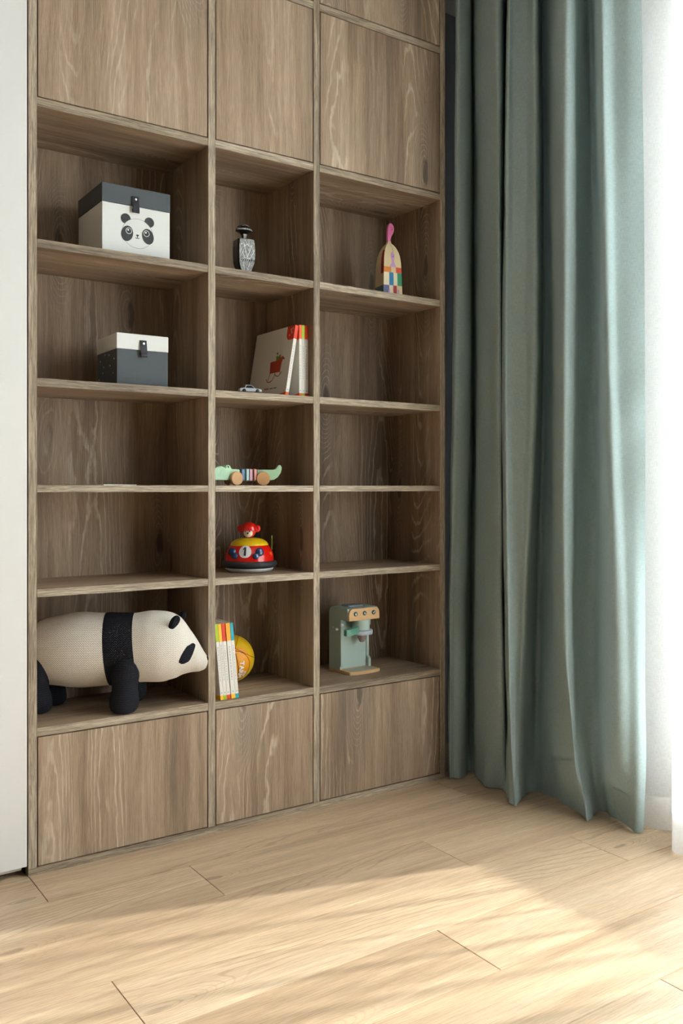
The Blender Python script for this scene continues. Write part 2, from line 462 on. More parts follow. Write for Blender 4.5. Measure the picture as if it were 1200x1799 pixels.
y0 = [(2.44, 2.743), (2.27, 2.562), (2.29, 2.546), (2.36, 2.588), (2.5, 2.728), (2.38, 2.59), (2.31, 2.444), (2.3, 2.36), (2.52, 2.557), (2.28, 2.294), (2.31, 2.299), (2.32, 2.253), (2.31, 2.201), (2.54, 2.391), (2.4, 2.235), (2.3, 2.071), (2.33, 2.046), (2.42, 2.092), (2.5, 2.126), (2.36, 1.978), (2.4, 1.949), (2.41, 1.9), (2.43, 1.86)]
y600 = [(2.44, 2.764), (2.262, 2.575), (2.28, 2.544), (2.36, 2.588), (2.5, 2.721), (2.37, 2.557), (2.32, 2.439), (2.3, 2.36), (2.45, 2.504), (2.265, 2.313), (2.28, 2.283), (2.31, 2.252), (2.32, 2.202), (2.54, 2.379), (2.4, 2.213), (2.29, 2.067), (2.33, 2.048), (2.41, 2.089), (2.49, 2.095), (2.35, 1.938), (2.38, 1.91), (2.4, 1.87), (2.42, 1.835)]
y1100 = [(2.44, 2.792), (2.262, 2.6), (2.275, 2.577), (2.34, 2.595), (2.48, 2.713), (2.37, 2.567), (2.31, 2.429), (2.3, 2.354), (2.42, 2.462), (2.245, 2.278), (2.27, 2.262), (2.3, 2.261), (2.33, 2.263), (2.52, 2.389), (2.43, 2.249), (2.3, 2.076), (2.33, 2.058), (2.41, 2.109), (2.48, 2.086), (2.355, 1.912), (2.38, 1.865), (2.395, 1.844), (2.42, 1.833)]
y1300 = [(2.43, 2.787), (2.262, 2.6), (2.27, 2.578), (2.32, 2.579), (2.46, 2.701), (2.36, 2.559), (2.31, 2.435), (2.32, 2.366), (2.38, 2.412), (2.245, 2.262), (2.255, 2.247), (2.28, 2.258), (2.33, 2.282), (2.48, 2.366), (2.41, 2.244), (2.31, 2.041), (2.33, 2.036), (2.37, 2.054), (2.44, 2.053), (2.365, 1.913), (2.38, 1.859), (2.39, 1.836), (2.42, 1.831)]
yb = [(2.43, 2.76), (2.262, 2.6), (2.2677, 2.578), (2.2926, 2.561), (2.37, 2.6), (2.3676, 2.567), (2.299, 2.447), (2.3287, 2.389), (2.3, 2.335), (2.2486, 2.255), (2.2415, 2.225), (2.255, 2.235), (2.3, 2.265), (2.39, 2.3), (2.4156, 2.249), (2.385, 2.11), (2.345, 2.01), (2.345, 1.998), (2.44, 2.035), (2.43, 1.955), (2.395, 1.875), (2.388, 1.845), (2.41, 1.835)]
drape = thing('curtain', (2.34, 2.25, 0), 0, 'floor-length sage teal linen curtain gathered in deep folds right of the bookcase', 'curtain')
ZS = [3.12, 1.60, .63, .22, .006]
def wr_d(u, z, f):
    s = .0022*math.sin(31*u+2.1*z+1.3*math.sin(3*z))+.0015*math.sin(14*z+19*u)*max(0, 1-z/3)
    if f > .80:  # crumples beside the free edge, half way up
        e = (f-.80)/.2
        s += .007*e*math.exp(-((z-1.25)/.35)**2)*math.sin(13*z-30*u+2*math.sin(9*z))
        s += .006*e*math.exp(-((z-2.0)/.3)**2)*math.sin(38*u-5*z)
    s += .004*math.exp(-(z/.18)**2)*math.sin(40*u+9*z)
    return s
pts = sheet([y0, y600, y1100, y1300, yb], ZS, 9, [26, 22, 12, 8])
sheet_obj('cloth', pts, m_drape, drape, wr_d)
# hem: the turned-up bottom, a second layer a little proud with its stitching on top
hp = sheet([y1300, yb], [.22, .006], 9, [16])
hp = [[Vector((q.x, q.y, q.z)) for q in row] for row in pts if row[0].z < .118]
top = []
for a, b in zip([r for r in pts if r[0].z >= .118][-1], hp[0]):
    t = (a.z-.118)/(a.z-b.z); top.append(a.lerp(b, t))
hp = [top]+hp
sheet_obj('hem', hp, m_drape, drape, wr_d, shift=-.004)
st_ = [[a.lerp(b, f_) for a, b in zip(hp[0], hp[1])] for f_ in (0, .12, .24)]
sheet_obj('hem_stitching', st_, cloth('teal_thread', (196, 212, 212), 900, .1), drape, wr_d, shift=-.0056)

# sheer curtain along the window
sh = thing('curtain', (2.45, .2, 0), 0, 'sheer white voile curtain hanging in soft pleats across the bright window', 'curtain')
def sheer_plan(k):
    rr = random.Random(3)
    p = [(2.50, 1.97), (2.455, 1.90), (2.452, 1.84), (2.475, 1.795), (2.515, 1.765), (2.50, 1.735), (2.42, 1.715), (2.357, 1.69), (2.347, 1.655), (2.375, 1.615), (2.45, 1.595)]
    y = 1.56; s = 1
    while y > WY0-.05:
        a = rr.uniform(.035, .075); w = rr.uniform(.045, .075)
        p.append((2.44+s*a+.006*k*rr.uniform(-1, 1), y+.006*k*rr.uniform(-1, 1))); y -= w; s = -s
        if rr.random() < .5: p.append((p[-1][0]-s*-.012, y+.01)); y -= .03
    return p
sp = sheet([sheer_plan(1.6), sheer_plan(1), sheer_plan(0), sheer_plan(-1.)], [3.12, 1.6, .5, .008], 5, [8, 8, 8])
sheet_obj('cloth', sp, m_sheer, sh)
hs = [r for r in sp if r[0].z < .112]
tp = []
prev = [r for r in sp if r[0].z >= .112][-1]
for a, b in zip(prev, hs[0]):
    t = (a.z-.112)/(a.z-b.z); tp.append(a.lerp(b, t))
sheet_obj('hem', [tp]+hs, m_sheerhem, sh, shift=-.002)

# ------------------------------------------------------------------ objects on the shelves
Zs = {0: .4167, 1: .8110, 2: 1.1076, 3: 1.4125, 4: 1.8085}
EPS = .0002
m_grey = plain('charcoal_card', (82, 88, 92), .7, .3, var=.03)
m_wcard = plain('white_card', (222, 224, 220), .6, .3, var=.01)
m_black = plain('black_leather', (30, 30, 40), .5, .5)
m_print = plain('dark_print', (68, 72, 73), .7, .2)
m_chrome = plain('steel', (225, 225, 225), .25, .5, metal=.8)
m_eyew = plain('print_white', (240, 240, 238), .6, .2)

def storage_box(loc, W, D, Hh, lid, mb, ml, label, sx, dots):
    t = thing('storage_box', loc, 0, label, 'box', 'lidded card boxes')
    MB().box(.0012, W-.0012, .0012, D-.0012, 0, Hh-lid+.01).build('body', mb, t, bevel=.001)
    MB().box(0, W, 0, D, Hh-lid, Hh).build('lid', ml, t, bevel=.0012)
    # leather tab that loops over the rim
    k = MB(); w0 = .0105
    z0 = Hh-lid
    prof = [(-.0010, z0+.031), (-.003, z0+.018), (-.0055, z0+.002), (-.0085, z0-.013), (-.0075, z0-.0205), (-.003, z0-.018), (-.0005, z0-.008)]
    prof = catmull(prof, 5)
    ring = []
    th = .0013
    out = [(a-th, b) for a, b in prof]; pr = prof+out[::-1]
    k.prism([(a, b) for a, b in pr], sx-w0, sx+w0, 'x')
    s = k.build('closure_tab', m_black, t, smooth=40)
    MB().lathe([(.0001, -.0065), (.0032, -.0062), (.0038, -.005), (.0038, -.003)], 18, 'y', c=(sx, 0, z0+.021)).build('stud', m_chrome, s, smooth=50)
    return t
b1 = storage_box((.9325, 2.65, Zs[4]+EPS), .2205, .2225, .2130, .0580, m_wcard, m_grey, 'white card box with charcoal lid and panda face print, on the upper left shelf', .105, False)
# face print: flat shapes 0.15 mm thick on the front
k = MB(); cx, cz = .113, .0935-.020
def pr(pts, mi=0, d0=-.0002, d1=.0012): k.prism(pts, d0, d1, 'y', mi)
rx, rz = .050, .0455
k2 = MB(); n = 60
cir = [(cx+rx*math.cos(2*PI*i/n), cz+rz*math.sin(2*PI*i/n)) for i in range(n)]
cir2 = [(cx+(rx-.0007)*math.cos(2*PI*i/n), cz+(rz-.0007)*math.sin(2*PI*i/n)) for i in range(n)]
vs = []; fs = []
for i in range(n): vs += [(cir[i][0], 0, cir[i][1]), (cir2[i][0], 0, cir2[i][1])]
k.add([(a, .0009, c) for a, b, c in vs], [(2*i, 2*i+1, (2*i+3) % (2*n), (2*i+2) % (2*n)) for i in range(n)])
for sgn in (-1, 1):
    e = []
    for i in range(24):   # ears: discs cut by the head outline
        a = 2*PI*i/24; px, pz = cx+sgn*.038+.0155*math.cos(a), cz+.0405+.0155*math.sin(a)
        dx, dz = (px-cx)/rx, (pz-cz)/rz; d = math.hypot(dx, dz)
        if d < 1: px, pz = cx+dx/d*rx, cz+dz/d*rz
        e.append((px, pz))
    pr(e)
    e = []
    for i in range(26):   # eye patches, leaning outward at the bottom
        a = 2*PI*i/26; u, v = .0185*math.cos(a), .0240*math.sin(a)
        th = R(14)*sgn; e.append((cx+sgn*.0335+u*math.cos(th)-v*math.sin(th)*1., cz-.004+u*math.sin(th)+v*math.cos(th)))
    pr(e)
    ex, ez = cx+sgn*.0285, cz+.0045
    pr(disc(ex, ez, .0098, n=22), 1, -.0003); pr(disc(ex, ez, .0083, n=22), 0, -.0004); pr(disc(ex-.002, ez+.0025, .0028, n=12), 1, -.0005)
pr([(cx-.0045, cz-.0035), (cx-.0035, cz-.006), (cx, cz-.009), (cx+.0035, cz-.006), (cx+.0045, cz-.0035), (cx, cz-.0028)])
for (a, b) in (((cx, cz-.008), (cx, cz-.013)), ((cx, cz-.013), (cx-.003, cz-.0155)), ((cx-.003, cz-.0155), (cx-.0065, cz-.013)), ((cx, cz-.013), (cx+.003, cz-.0155)), ((cx+.003, cz-.0155), (cx+.0065, cz-.013))):
    dx, dz = b[0]-a[0], b[1]-a[1]; l = math.hypot(dx, dz); nx, nz_ = -dz/l*.0006, dx/l*.0006
    pr([(a[0]+nx, a[1]+nz_), (a[0]-nx, a[1]-nz_), (b[0]-nx, b[1]-nz_), (b[0]+nx, b[1]+nz_)])
k.build('panda_face_print', [m_print, m_eyew], b1)
b2 = storage_box((.9786, 2.65, Zs[3]+EPS), .1683, .1786, .1600, .0490, m_grey, m_wcard, 'smaller charcoal card box with white lid, on the shelf below the panda box', .0845, True)
k = MB()
for (py, pz) in ((.148, .087), (.105, .103), (.070, .099), (.025, .083), (.118, .066), (.126, .048), (.035, .040), (.082, .010), (.028, .006), (.16, .03), (.06, .065)):
    k.prism([(py+.0016*math.cos(a*PI/4), pz+.0028*math.sin(a*PI/4)) for a in range(8)], .0006, .0020, 'x')
k.build('dot_print', m_eyew, b2)

# ---- books
m_page = plain('paper_pages', (232, 228, 216), .8, .1, scale=300, var=.06)
m_cover = plain('cream_cover', (226, 222, 212), .45, .4, var=.01)
m_ink = plain('spine_ink', (186, 186, 192), .7)
COLS = dict(orange=(240, 96, 30), red=(226, 62, 24), lime=(176, 200, 40), yellow=(250, 196, 40), cyan=(28, 166, 190), gold=(246, 170, 30))
MC = {k_: plain(k_+'_cover', v, .45, .4, var=.02) for k_, v in COLS.items()}
def book(loc, th, Hh, D, lean, col, label, group, top=.05, bot=.012, bot_col=None, detail=None):
    """spine faces -Y; lean about Y (positive leans the top to +X)"""
    t = thing('book', loc, 0, label, 'book', group); t.rotation_euler = (0, lean, 0)
    c = .0014
    MB().box(c, th-c, .003, D-.002, .002, Hh-.002).build('pages', m_page, t)
    k = MB()
    # cover wraps front, spine and back, with the coloured head and foot bands
    for (z0, z1, mi) in ((0, bot, 1), (bot, Hh-top, 0), (Hh-top, Hh, 2)):
        k.box(0, th, 0, .0028, z0, z1, mi)
    for x0 in (0, th-c):
        k.box(x0, x0+c, .0028, D, 0, Hh, 0)
    k.build('cover', [m_cover, MC[bot_col or col], MC[col]], t)
    for x0, s in ((-.00015, 1), (th+.00015, -1)):
        w_ = .05
        q = rrect(.0, w_, Hh-top-.002, Hh, .022, 6, (0, 1, 0, 0))
        MB().prism(q, min(x0, x0+s*.0004), max(x0, x0+s*.0004), 'x').build('corner_band', MC[col], t)
        q = [(0, 0), (.11, 0), (.06, .006), (0, bot)]
        MB().prism(q, min(x0, x0+s*.0004), max(x0, x0+s*.0004), 'x').build('foot_band', MC[bot_col or col], t)
    k = MB(); rr = random.Random(int(th*1e5)+int(loc[0]*1000))
    z = Hh*.25
    while z < Hh*.70:
        l = rr.uniform(.003, .008); k.box(th*.36, th*.62, -.00025, .0004, z, z+l); z += l+rr.uniform(.0015, .004)
    k.box(th*.3, th*.7, -.00025, .0004, bot+.006, bot+.011)
    k.build('spine_lettering', m_ink, t)
    return t
GB = 'white picture books leaning on the bottom middle shelf'
x = 1.3122; ln = -R(5.1); BZ = Zs[0]+EPS
for (th, col, bc_, nm) in ((.0108, 'lime', 'yellow', 'lime headed white book with yellow foot, leftmost of the leaning row below the bumper car'),
                      (.0110, 'yellow', 'lime', 'yellow headed white book with lime foot, second from left in the bottom row'),
                      (.0118, 'red', 'red', 'orange-red headed white book in the middle of the bottom leaning row'),
                      (.0150, 'gold', 'yellow', 'thicker gold headed white book, between the red and the cyan one'),
                      (.0108, 'cyan', 'cyan', 'cyan headed white book next to the yellow ball, rightmost of its row')):
    gap = .0032 if col == 'red' else .0009
    book((x, 2.6165, BZ), th, .2465, .205, ln, col, nm, GB, top=.0575, bot=.0145, bot_col=bc_)
    x += th/math.cos(ln)+gap
GU = 'white picture books on the second open shelf of the middle column'
xx = 1.6225
for th, col, nm in ((.0098, 'orange', 'upright white book with orange head, touched by the leaning book'), (.0112, 'lime', 'upright white book with lime head, second from the divider'), (.0135, 'red', 'upright white book with red head, standing against the divider')):
    book((xx, 2.640, Zs[3]+EPS), th, .2465, .270, 0, col, nm, GU, top=.0475, bot=.0125); xx += th+.0008
lb = book((1.5665, 2.640, Zs[3]+EPS+.0125*math.sin(R(9.6))), .0125, .2465, .270, R(9.6), 'red', 'leaning white picture book with a red sledge drawing on its cover', GU, top=.0475, bot=.0125, bot_col='orange')
# cover drawing: sledge chair with a little green figure, and the title line
k = MB()
def cp(pts, mi=0): k.prism(pts, -.0004, .0004, 'x', mi)
def CV(px, pz): return (.205-px*.205, pz)      # px 0 = fore edge .. 1 = spine side
S = [(.33, .128), (.36, .130), (.60, .131), (.66, .140), (.74, .143), (.80, .134), (.80, .130), (.74, .132), (.715, .120), (.70, .088), (.36, .088)]
cp([CV(*q) for q in S])
def stroke(pl, w_, mi=0):
    for a, b in zip(pl, pl[1:]):
        dy, dz = b[0]-a[0], b[1]-a[1]; l = math.hypot(dy, dz) or 1; n1, n2 = -dz/l*w_, dy/l*w_
        cp([(a[0]+n1, a[1]+n2), (a[0]-n1, a[1]-n2), (b[0]-n1, b[1]-n2), (b[0]+n1, b[1]+n2)], mi)
stroke([CV(*q) for q in ((.26, .070), (.32, .058), (.40, .056), (.48, .062), (.53, .075), (.55, .085))], .0015)
stroke([CV(*q) for q in ((.56, .080), (.60, .074), (.67, .073), (.73, .079), (.76, .088))], .0015)
stroke([CV(*q) for q in ((.37, .090), (.33, .062))], .0013); stroke([CV(*q) for q in ((.70, .090), (.72, .080))], .0013); stroke([CV(*q) for q in ((.53, .09), (.55, .078))], .0013)
cp([CV(*q) for q in ((.52, .131), (.50, .146), (.54, .150), (.58, .143), (.62, .150), (.66, .150), (.64, .136), (.60, .131))], 1)
cp([(a, b) for a, b in disc(CV(.53, 0)[0], .157, .004, n=10)], 2)
for i in range(3): cp([CV(*q) for q in ((.26+.05*i, .030), (.29+.05*i, .030), (.29+.05*i, .036), (.26+.05*i, .036))], 0)
for i in range(9):
    if i in (4,): continue
    cp([CV(*q) for q in ((.44+.026*i, .030), (.455+.026*i, .030), (.455+.026*i, .0345), (.44+.026*i, .0345))], 2)
cpo = k.build('cover_drawing', [plain('shaded_red_ink', (178, 62, 34), .6), plain('green_ink', (120, 150, 40), .6), m_print], lb)  # red ink darkened, with the shelf's shade put into its colour
k = MB()
for (a, b, l) in ((.016, .222, .010), (.022, .232, .009), (.030, .214, .008), (.012, .236, .007)):
    k.box(-.0008, 0, a, a+.0016, b-l/2, b+l/2); k.box(-.0008, 0, a-.002, a+.004, b, b+.0012)
k.build('corner_lettering', m_eyew, lb)

# ---- paper booklet
pb = thing('booklet', (.955, 2.70, Zs[2]+EPS), R(22), 'thin white booklet lying flat on the empty left shelf below the charcoal box', 'booklet')
MB().box(-.07, .06, -.08, .09, 0, .0016).build('pages', m_page, pb)
MB().box(-.0705, .0605, -.0805, .0905, .0016, .0022).build('cover', m_eyew, pb)

# ---- crocheted panda
def knit(name, base, shade, u_w=.0072, v_w=.0066, fuzz=.10):
    t = NT(name); uv = t.n('ShaderNodeUVMap').outputs[0]; u, v, _ = t.sep(uv)
    co = t.n('ShaderNodeTexCoord').outputs['Object']; nz = t.noise(co, 60, 2)
    u = t.math('ADD', u, t.math('MULTIPLY', nz, .0016)); 
    a = t.math('FRACT', t.math('DIVIDE', u, u_w)); s = t.math('MULTIPLY', t.math('ABSOLUTE', t.math('SUBTRACT', a, .5)), 2)   # 0 centre .. 1 seam
    ph = t.math('SUBTRACT', t.math('DIVIDE', v, v_w), t.math('MULTIPLY', s, .75))
    w_ = t.math('ADD', .5, t.math('MULTIPLY', .5, t.math('COSINE', t.math('MULTIPLY', ph, 2*PI))))
    body = t.math('POWER', t.math('SINE', t.math('MULTIPLY', s, PI)), .5)
    h = t.math('MULTIPLY', t.math('ADD', .25, t.math('MULTIPLY', w_, .75)), t.math('ADD', .3, t.math('MULTIPLY', body, .7)))
    fz = t.noise(co, 900, 3, .7); h = t.math('ADD', h, t.math('MULTIPLY', fz, .25))
    col = t.mix(t.ss(h, .22, .85), lin(shade), lin(base))
    fm = t.ss(fz, .3, .7, 1-fuzz, 1+fuzz); col = t.mix(1, col, t.comb(fm, fm, fm), 'MULTIPLY')
    return t.done(t.bsdf(col, .95, .1, t.bump(h, .75, .0022)))
m_kw = knit('cream_knit', (255, 252, 244), (222, 206, 184))
m_kb = knit('black_knit', (50, 52, 60), (16, 16, 20))
def knit_loft(name, rings, mat, parent, wlen=None):
    """rings with metre UVs: u along the rings, v around"""
    n = len(rings[0]); me = bpy.data.meshes.new(name)
    vs = [tuple(p) for r in rings for p in r]; fs = []
    for i in range(len(rings)-1):
        for j in range(n): fs.append((i*n+j, i*n+(j+1) % n, (i+1)*n+(j+1) % n, (i+1)*n+j))
    fs.append(tuple(range(n-1, -1, -1))); fs.append(tuple(range((len(rings)-1)*n, len(rings)*n)))
    me.from_pydata(vs, [], fs); me.materials.append(mat)
    uvl = me.uv_layers.new(name='UVMap')
    cen = [sum((Vector(p) for p in r), Vector())/n for r in rings]
    ac = [0]
    for i in range(1, len(rings)):
        d = (Vector(rings[i][0])-Vector(rings[i-1][0])).length
        ac.append(ac[-1]+(cen[i]-cen[i-1]).length*.7+d*.3)
    circ = max(sum((Vector(r[j])-Vector(r[(j+1) % n])).length for j in range(n)) for r in rings)
    nf = len(fs)-2
    for k_ in range(nf):
        i, j = divmod(k_, n)
        for li, (a, b) in zip(me.polygons[k_].loop_indices, ((i, j), (i, j+1), (i+1, j+1), (i+1, j))):
            uvl.data[li].uv = (ac[a], circ*b/n)
    me.polygons.foreach_set('use_smooth', [True]*len(me.polygons))
    bm = bmesh.new(); bm.from_mesh(me); bmesh.ops.recalc_face_normals(bm, faces=bm.faces); bm.to_mesh(me); bm.free()
    o = bpy.data.objects.new(name, me); COL.objects.link(o); o.parent = parent; return o
PB = Zs[0]
pan = thing('panda_toy', (1.036, 2.706, PB+EPS), math.atan2(-.513, .858), 'knitted cream and black panda soft toy standing on the bottom left shelf', 'soft toy')
PR = [(-.300, .592, .012, .02), (-.294, .592, .045, .035), (-.282, .5925, .085, .058), (-.250, .5930, .1015, .074), (-.21, .5945, .1085, .086), (-.17, .596, .115, .092), (-.131, .5965, .117, .094), (-.10, .5965, .1145, .094), (-.062, .597, .1125, .092), (-.02, .5975, .1105, .090), (.021, .6005, .1082, .088), (.045, .603, .109, .091), (.07, .605, .1105, .093), (.106, .6045, .1100, .093), (.132, .6055, .1045, .088), (.15, .604, .098, .082), (.168, .6015, .0865, .073), (.194, .587, .065, .056), (.21, .5765, .053, .046), (.221, .5675, .043, .040), (.235, .558, .0285, .030), (.242, .556, .020, .022), (.2465, .5575, .010, .012), (.248, .5575, .002, .003)]
PRd = catmull(PR, 3)
def bring(s, zc, rz, rw, n=56, grow=0):
    return [(s, (rw+grow)*math.cos(2*PI*j/n), zc-PB+(rz+grow)*math.sin(2*PI*j/n)) for j in range(n)]
knit_loft('body', [bring(*q) for q in PRd], m_kw, pan)
# black shoulder band sits 2 mm proud of the body, slightly slanted
band = []
for i in range(9):
    t_ = i/8
    s0 = -.060+.090*t_
    def samp(s):
        for a, b in zip(PRd, PRd[1:]):
            if a[0] <= s <= b[0]:
                f = (s-a[0])/(b[0]-a[0]+1e-9); return [a[j]+(b[j]-a[j])*f for j in range(4)]
    ring = []
    for j in range(56):
        an = 2*PI*j/56; s = s0-.010*math.sin(an)*(t_)+(-.008*math.sin(an))*(1-t_)
        q = samp(s); g = .0022 if 0 < i < 8 else .0002
        ring.append((s, (q[3]+g)*math.cos(an), q[1]-PB+(q[2]+g)*math.sin(an)))
    band.append(ring)
def open_loft(name, rings, mat, parent):
    o = knit_loft(name, rings, mat, parent)
    bm = bmesh.new(); bm.from_mesh(o.data); bm.faces.ensure_lookup_table()
    big = [f for f in bm.faces if len(f.verts) > 10]; bmesh.ops.delete(bm, geom=big, context='FACES_ONLY'); bm.to_mesh(o.data); bm.free(); return o
open_loft('shoulder_band', band, m_kb, pan)
def leg(name, x, y, lean, topz=.175, r=.044, foot=.046, fwd=.006):
    prof = [(0, .0, .4), (.003, .0, .72), (.012, .0, .92), (.026, .0, 1.0), (.045, .0, 1.0), (.065, .0, .93), (.085, .0, .93), (.105, .0, 1.0), (.125, .0, 1.0), (.145, .0, .88), (.162, .0, .62), (.172, .0, .25), (.1735, 0, .04)]
    prof = catmull(prof, 3); rings = []
    for z, _, q in prof:
        sx = lean*(z/.17); rr_ = (foot if z < .06 else r)*q; n = 30
        rings.append([(x+sx+fwd*(1-z/.17)+rr_*.95*math.cos(2*PI*j/n), y*(1-.12*z/.17)+rr_*math.sin(2*PI*j/n), z) for j in range(n)])
    o = knit_loft(name, rings, m_kb, pan); 
    # ribs run up the leg
    for l in o.data.uv_layers[0].data: l.uv = (l.uv[1], l.uv[0])
    return o
leg('leg', -.006, -.075, .012); leg('leg', -.006, .078, .012)
leg('leg', -.266, -.056, -.012); leg('leg', -.246, .040, -.012)
def ear(name, c, tilt, rot, q=1):
    n = 18; rings = []
    for i in range(9):
        a = -PI/2+PI*i/8; z = .027*q*math.sin(a); rr_ = math.cos(a)*(1+.25*math.sin(a)); rings.append([(rr_*.0135*q*math.cos(2*PI*j/n)+.000, rr_*.0075*math.sin(2*PI*j/n), z) for j in range(n)])
    M = Matrix.Translation(c) @ Matrix.Rotation(rot, 4, 'Z') @ Matrix.Rotation(tilt[0], 4, 'X') @ Matrix.Rotation(tilt[1], 4, 'Y')
    rings = [[tuple(M @ Vector(p)) for p in r] for r in rings]
    return knit_loft(name, rings, m_kb, pan)
ear('ear', (.150, -.066, .686-PB), (R(16), R(30)), R(10)); ear('ear', (.160, .050, .686-PB), (R(-28), R(14)), R(-15), .85)
# eye patches hug the head surface
def patch(name, sgn):
    cen = (.190, .589); nu_, nv_ = 7, 11; rows_ = []
    for i in range(nv_):
        f = -1+2*i/(nv_-1); wv = .0165*(1-.25*max(0, f))*math.sqrt(max(.05, 1-abs(f)**6)); row = []
        for j in range(nu_):
            g = -1+2*j/(nu_-1)
            s = cen[0]+g*wv+f*.0135; z = cen[1]+f*.030
            q = samp(min(.245, s)); dz = max(-.98, min(.98, (z-q[1])/q[2])); yy = q[3]*math.sqrt(1-dz*dz)
            row.append((s, sgn*(yy+.0025-.0022*(abs(g) > .99 or abs(f) > .99)), z-PB))
        rows_.append(row)
    vs = [p for r in rows_ for p in r]; fs = [(i*nu_+j, i*nu_+j+1, (i+1)*nu_+j+1, (i+1)*nu_+j) for i in range(nv_-1) for j in range(nu_-1)]
    me = bpy.data.meshes.new(name); me.from_pydata(vs, [], fs); me.materials.append(m_kb); u_ = me.uv_layers.new(name='UVMap')
    for p_ in me.polygons:
        for li in p_.loop_indices:
            c = me.vertices[me.loops[li].vertex_index].co; u_.data[li].uv = (c.x, c.z)
    me.polygons.foreach_set('use_smooth', [True]*len(me.polygons))
    o = bpy.data.objects.new(name, me); COL.objects.link(o); o.parent = pan; return o
patch('eye_patch', -1); patch('eye_patch', 1)
MB().ball(.0105, (.2435, 0, .5635-PB), 18, 10, sc=(.6, 1, .8)).build('nose', m_kb, pan, smooth=True)

# ---- pull-along crocodile
m_mint = plain('mint_paint', (168, 206, 170), .45, .5)
m_mintd = plain('mint_edge', (150, 192, 152), .5, .5)
m_beech = plain('beech', (206, 158, 108), .5, .4, scale=120, var=.08)
cr = thing('toy_crocodile', (1.432, 2.690, Zs[2]+EPS), 0, 'mint green wooden pull-along crocodile with striped middle and beech wheels', 'toy')
AF, AR = R(8), R(-20)
MF = Matrix.Translation((-.020, -.003, 0)) @ Matrix.Rotation(AF, 4, 'Z'); MRr = Matrix.Translation((.0485, -.004, 0)) @ Matrix.Rotation(AR, 4, 'Z')
head = [(0, 0.0178), (0, 0.0534), (-0.03, 0.0539), (-0.036, 0.056), (-0.038, 0.0624), (-0.042, 0.0671), (-0.048, 0.0682), (-0.054, 0.0645), (-0.06, 0.0581), (-0.068, 0.0613), (-0.078, 0.064), (-0.088, 0.0613), (-0.1, 0.056), (-0.112, 0.0507), (-0.118, 0.0412), (-0.117, 0.0242), (-0.112, 0.0178)]
MB().prism(head, -.012, .012, 'y', M=MF).build('head', m_mint, cr, bevel=.0022)
tail = [(0, 0.0178), (0.045, 0.0173), (0.06, 0.02), (0.072, 0.0284), (0.082, 0.0433), (0.0855, 0.0581), (0.084, 0.0666), (0.078, 0.0708), (0.072, 0.0687), (0.069, 0.0613), (0.064, 0.0544), (0.055, 0.0534), (0, 0.0534)]
MB().prism(tail, -.012, .012, 'y', M=MRr).build('tail', m_mint, cr, bevel=.0022)
k = MB(); k.lathe([(.0001, -.0128), (.0028, -.0128), (.0028, -.011)], 12, 'y', c=(-.048, 0, .0608), M=MF); k.build('eye', m_print, cr)
k = MB(); ri = []
for rr_ in (.0150, .0142):
    ri.append([(-.080+rr_*math.cos(2*PI*q/30), -.0126, .0455+rr_*math.sin(2*PI*q/30)) for q in range(30)])
k.add([tuple(p_) for r in ri for p_ in r], [(i, (i+1) % 30, (i+1) % 30+30, i+30) for i in range(30)], M=MF)
k.box(-.0805, -.0795, -.0126, -.0122, .028, .052, M=MF @ Matrix.Translation((-.080, 0, .040)) @ Matrix.Rotation(R(30), 4, 'Y') @ Matrix.Translation((.080, 0, -.040))); k.build('cheek_mark', m_mintd, cr)
def wheel(x, y, M, a=0):
    MB().lathe([(.0001, 0), (.0215, 0), (0.0232, .0015), (0.0232, .0095), (.0215, .011), (.0001, .011)], 36, 'y', c=(x, y, 0.0232), M=M).build('wheel', m_beech, cr, smooth=40)
wheel(-.020, -.0240, MF); wheel(-.020, .0135, MF); wheel(.020, -.0240, MRr); wheel(.020, .0135, MRr)
for M_, x_ in ((MF, -.020), (MRr, .020)):
    MB().lathe([(.0025, -.013), (.0025, .0135)], 10, 'y', c=(x_, 0, 0.0232), M=M_).build('axle', m_beech, cr)
for i, (c, a) in enumerate((((108, 146, 176), -4), ((178, 214, 204), 3), ((206, 160, 176), -4), ((222, 156, 142), 3))):
    MB().prism(rrect(-.017, .017, .0155, .0555, .004, 3), -.0048, .0048, 'x', M=Matrix.Translation((.0148*i-.0090, -.004, 0)) @ Matrix.Rotation(R(a), 4, 'Z')).build('body_plate', plain('plate_%d' % i, c, .5), cr, bevel=.0006)
for i in range(5):
    MB().box(-.0024, .0024, -.013, .013, .018, .052, M=Matrix.Translation((.0148*i-.0164, -.004, 0))).build('spacer', plain('spacer_%d' % i, ((40, 74, 82), (44, 84, 88), (92, 64, 72), (120, 44, 40), (80, 60, 60))[i], .6), cr)

# ---- bumper car with a small bear
m_red = plain('red_plastic', (222, 22, 14), .18, .6, coat=.5, var=.01)
m_yel = plain('yellow_plastic', (232, 196, 20), .3, .5, var=.01)
m_rub = plain('dark_rubber', (52, 54, 58), .55, .4)
m_wpl = plain('white_plastic', (226, 226, 228), .3, .5, var=.01)
m_blue = plain('blue_plastic', (24, 62, 110), .2, .6, coat=.5, var=.01)
car = thing('toy_bumper_car', (1.503, 2.776, Zs[1]+EPS), R(-38), 'red and yellow toy bumper car with number 1 and a bear driver', 'toy')
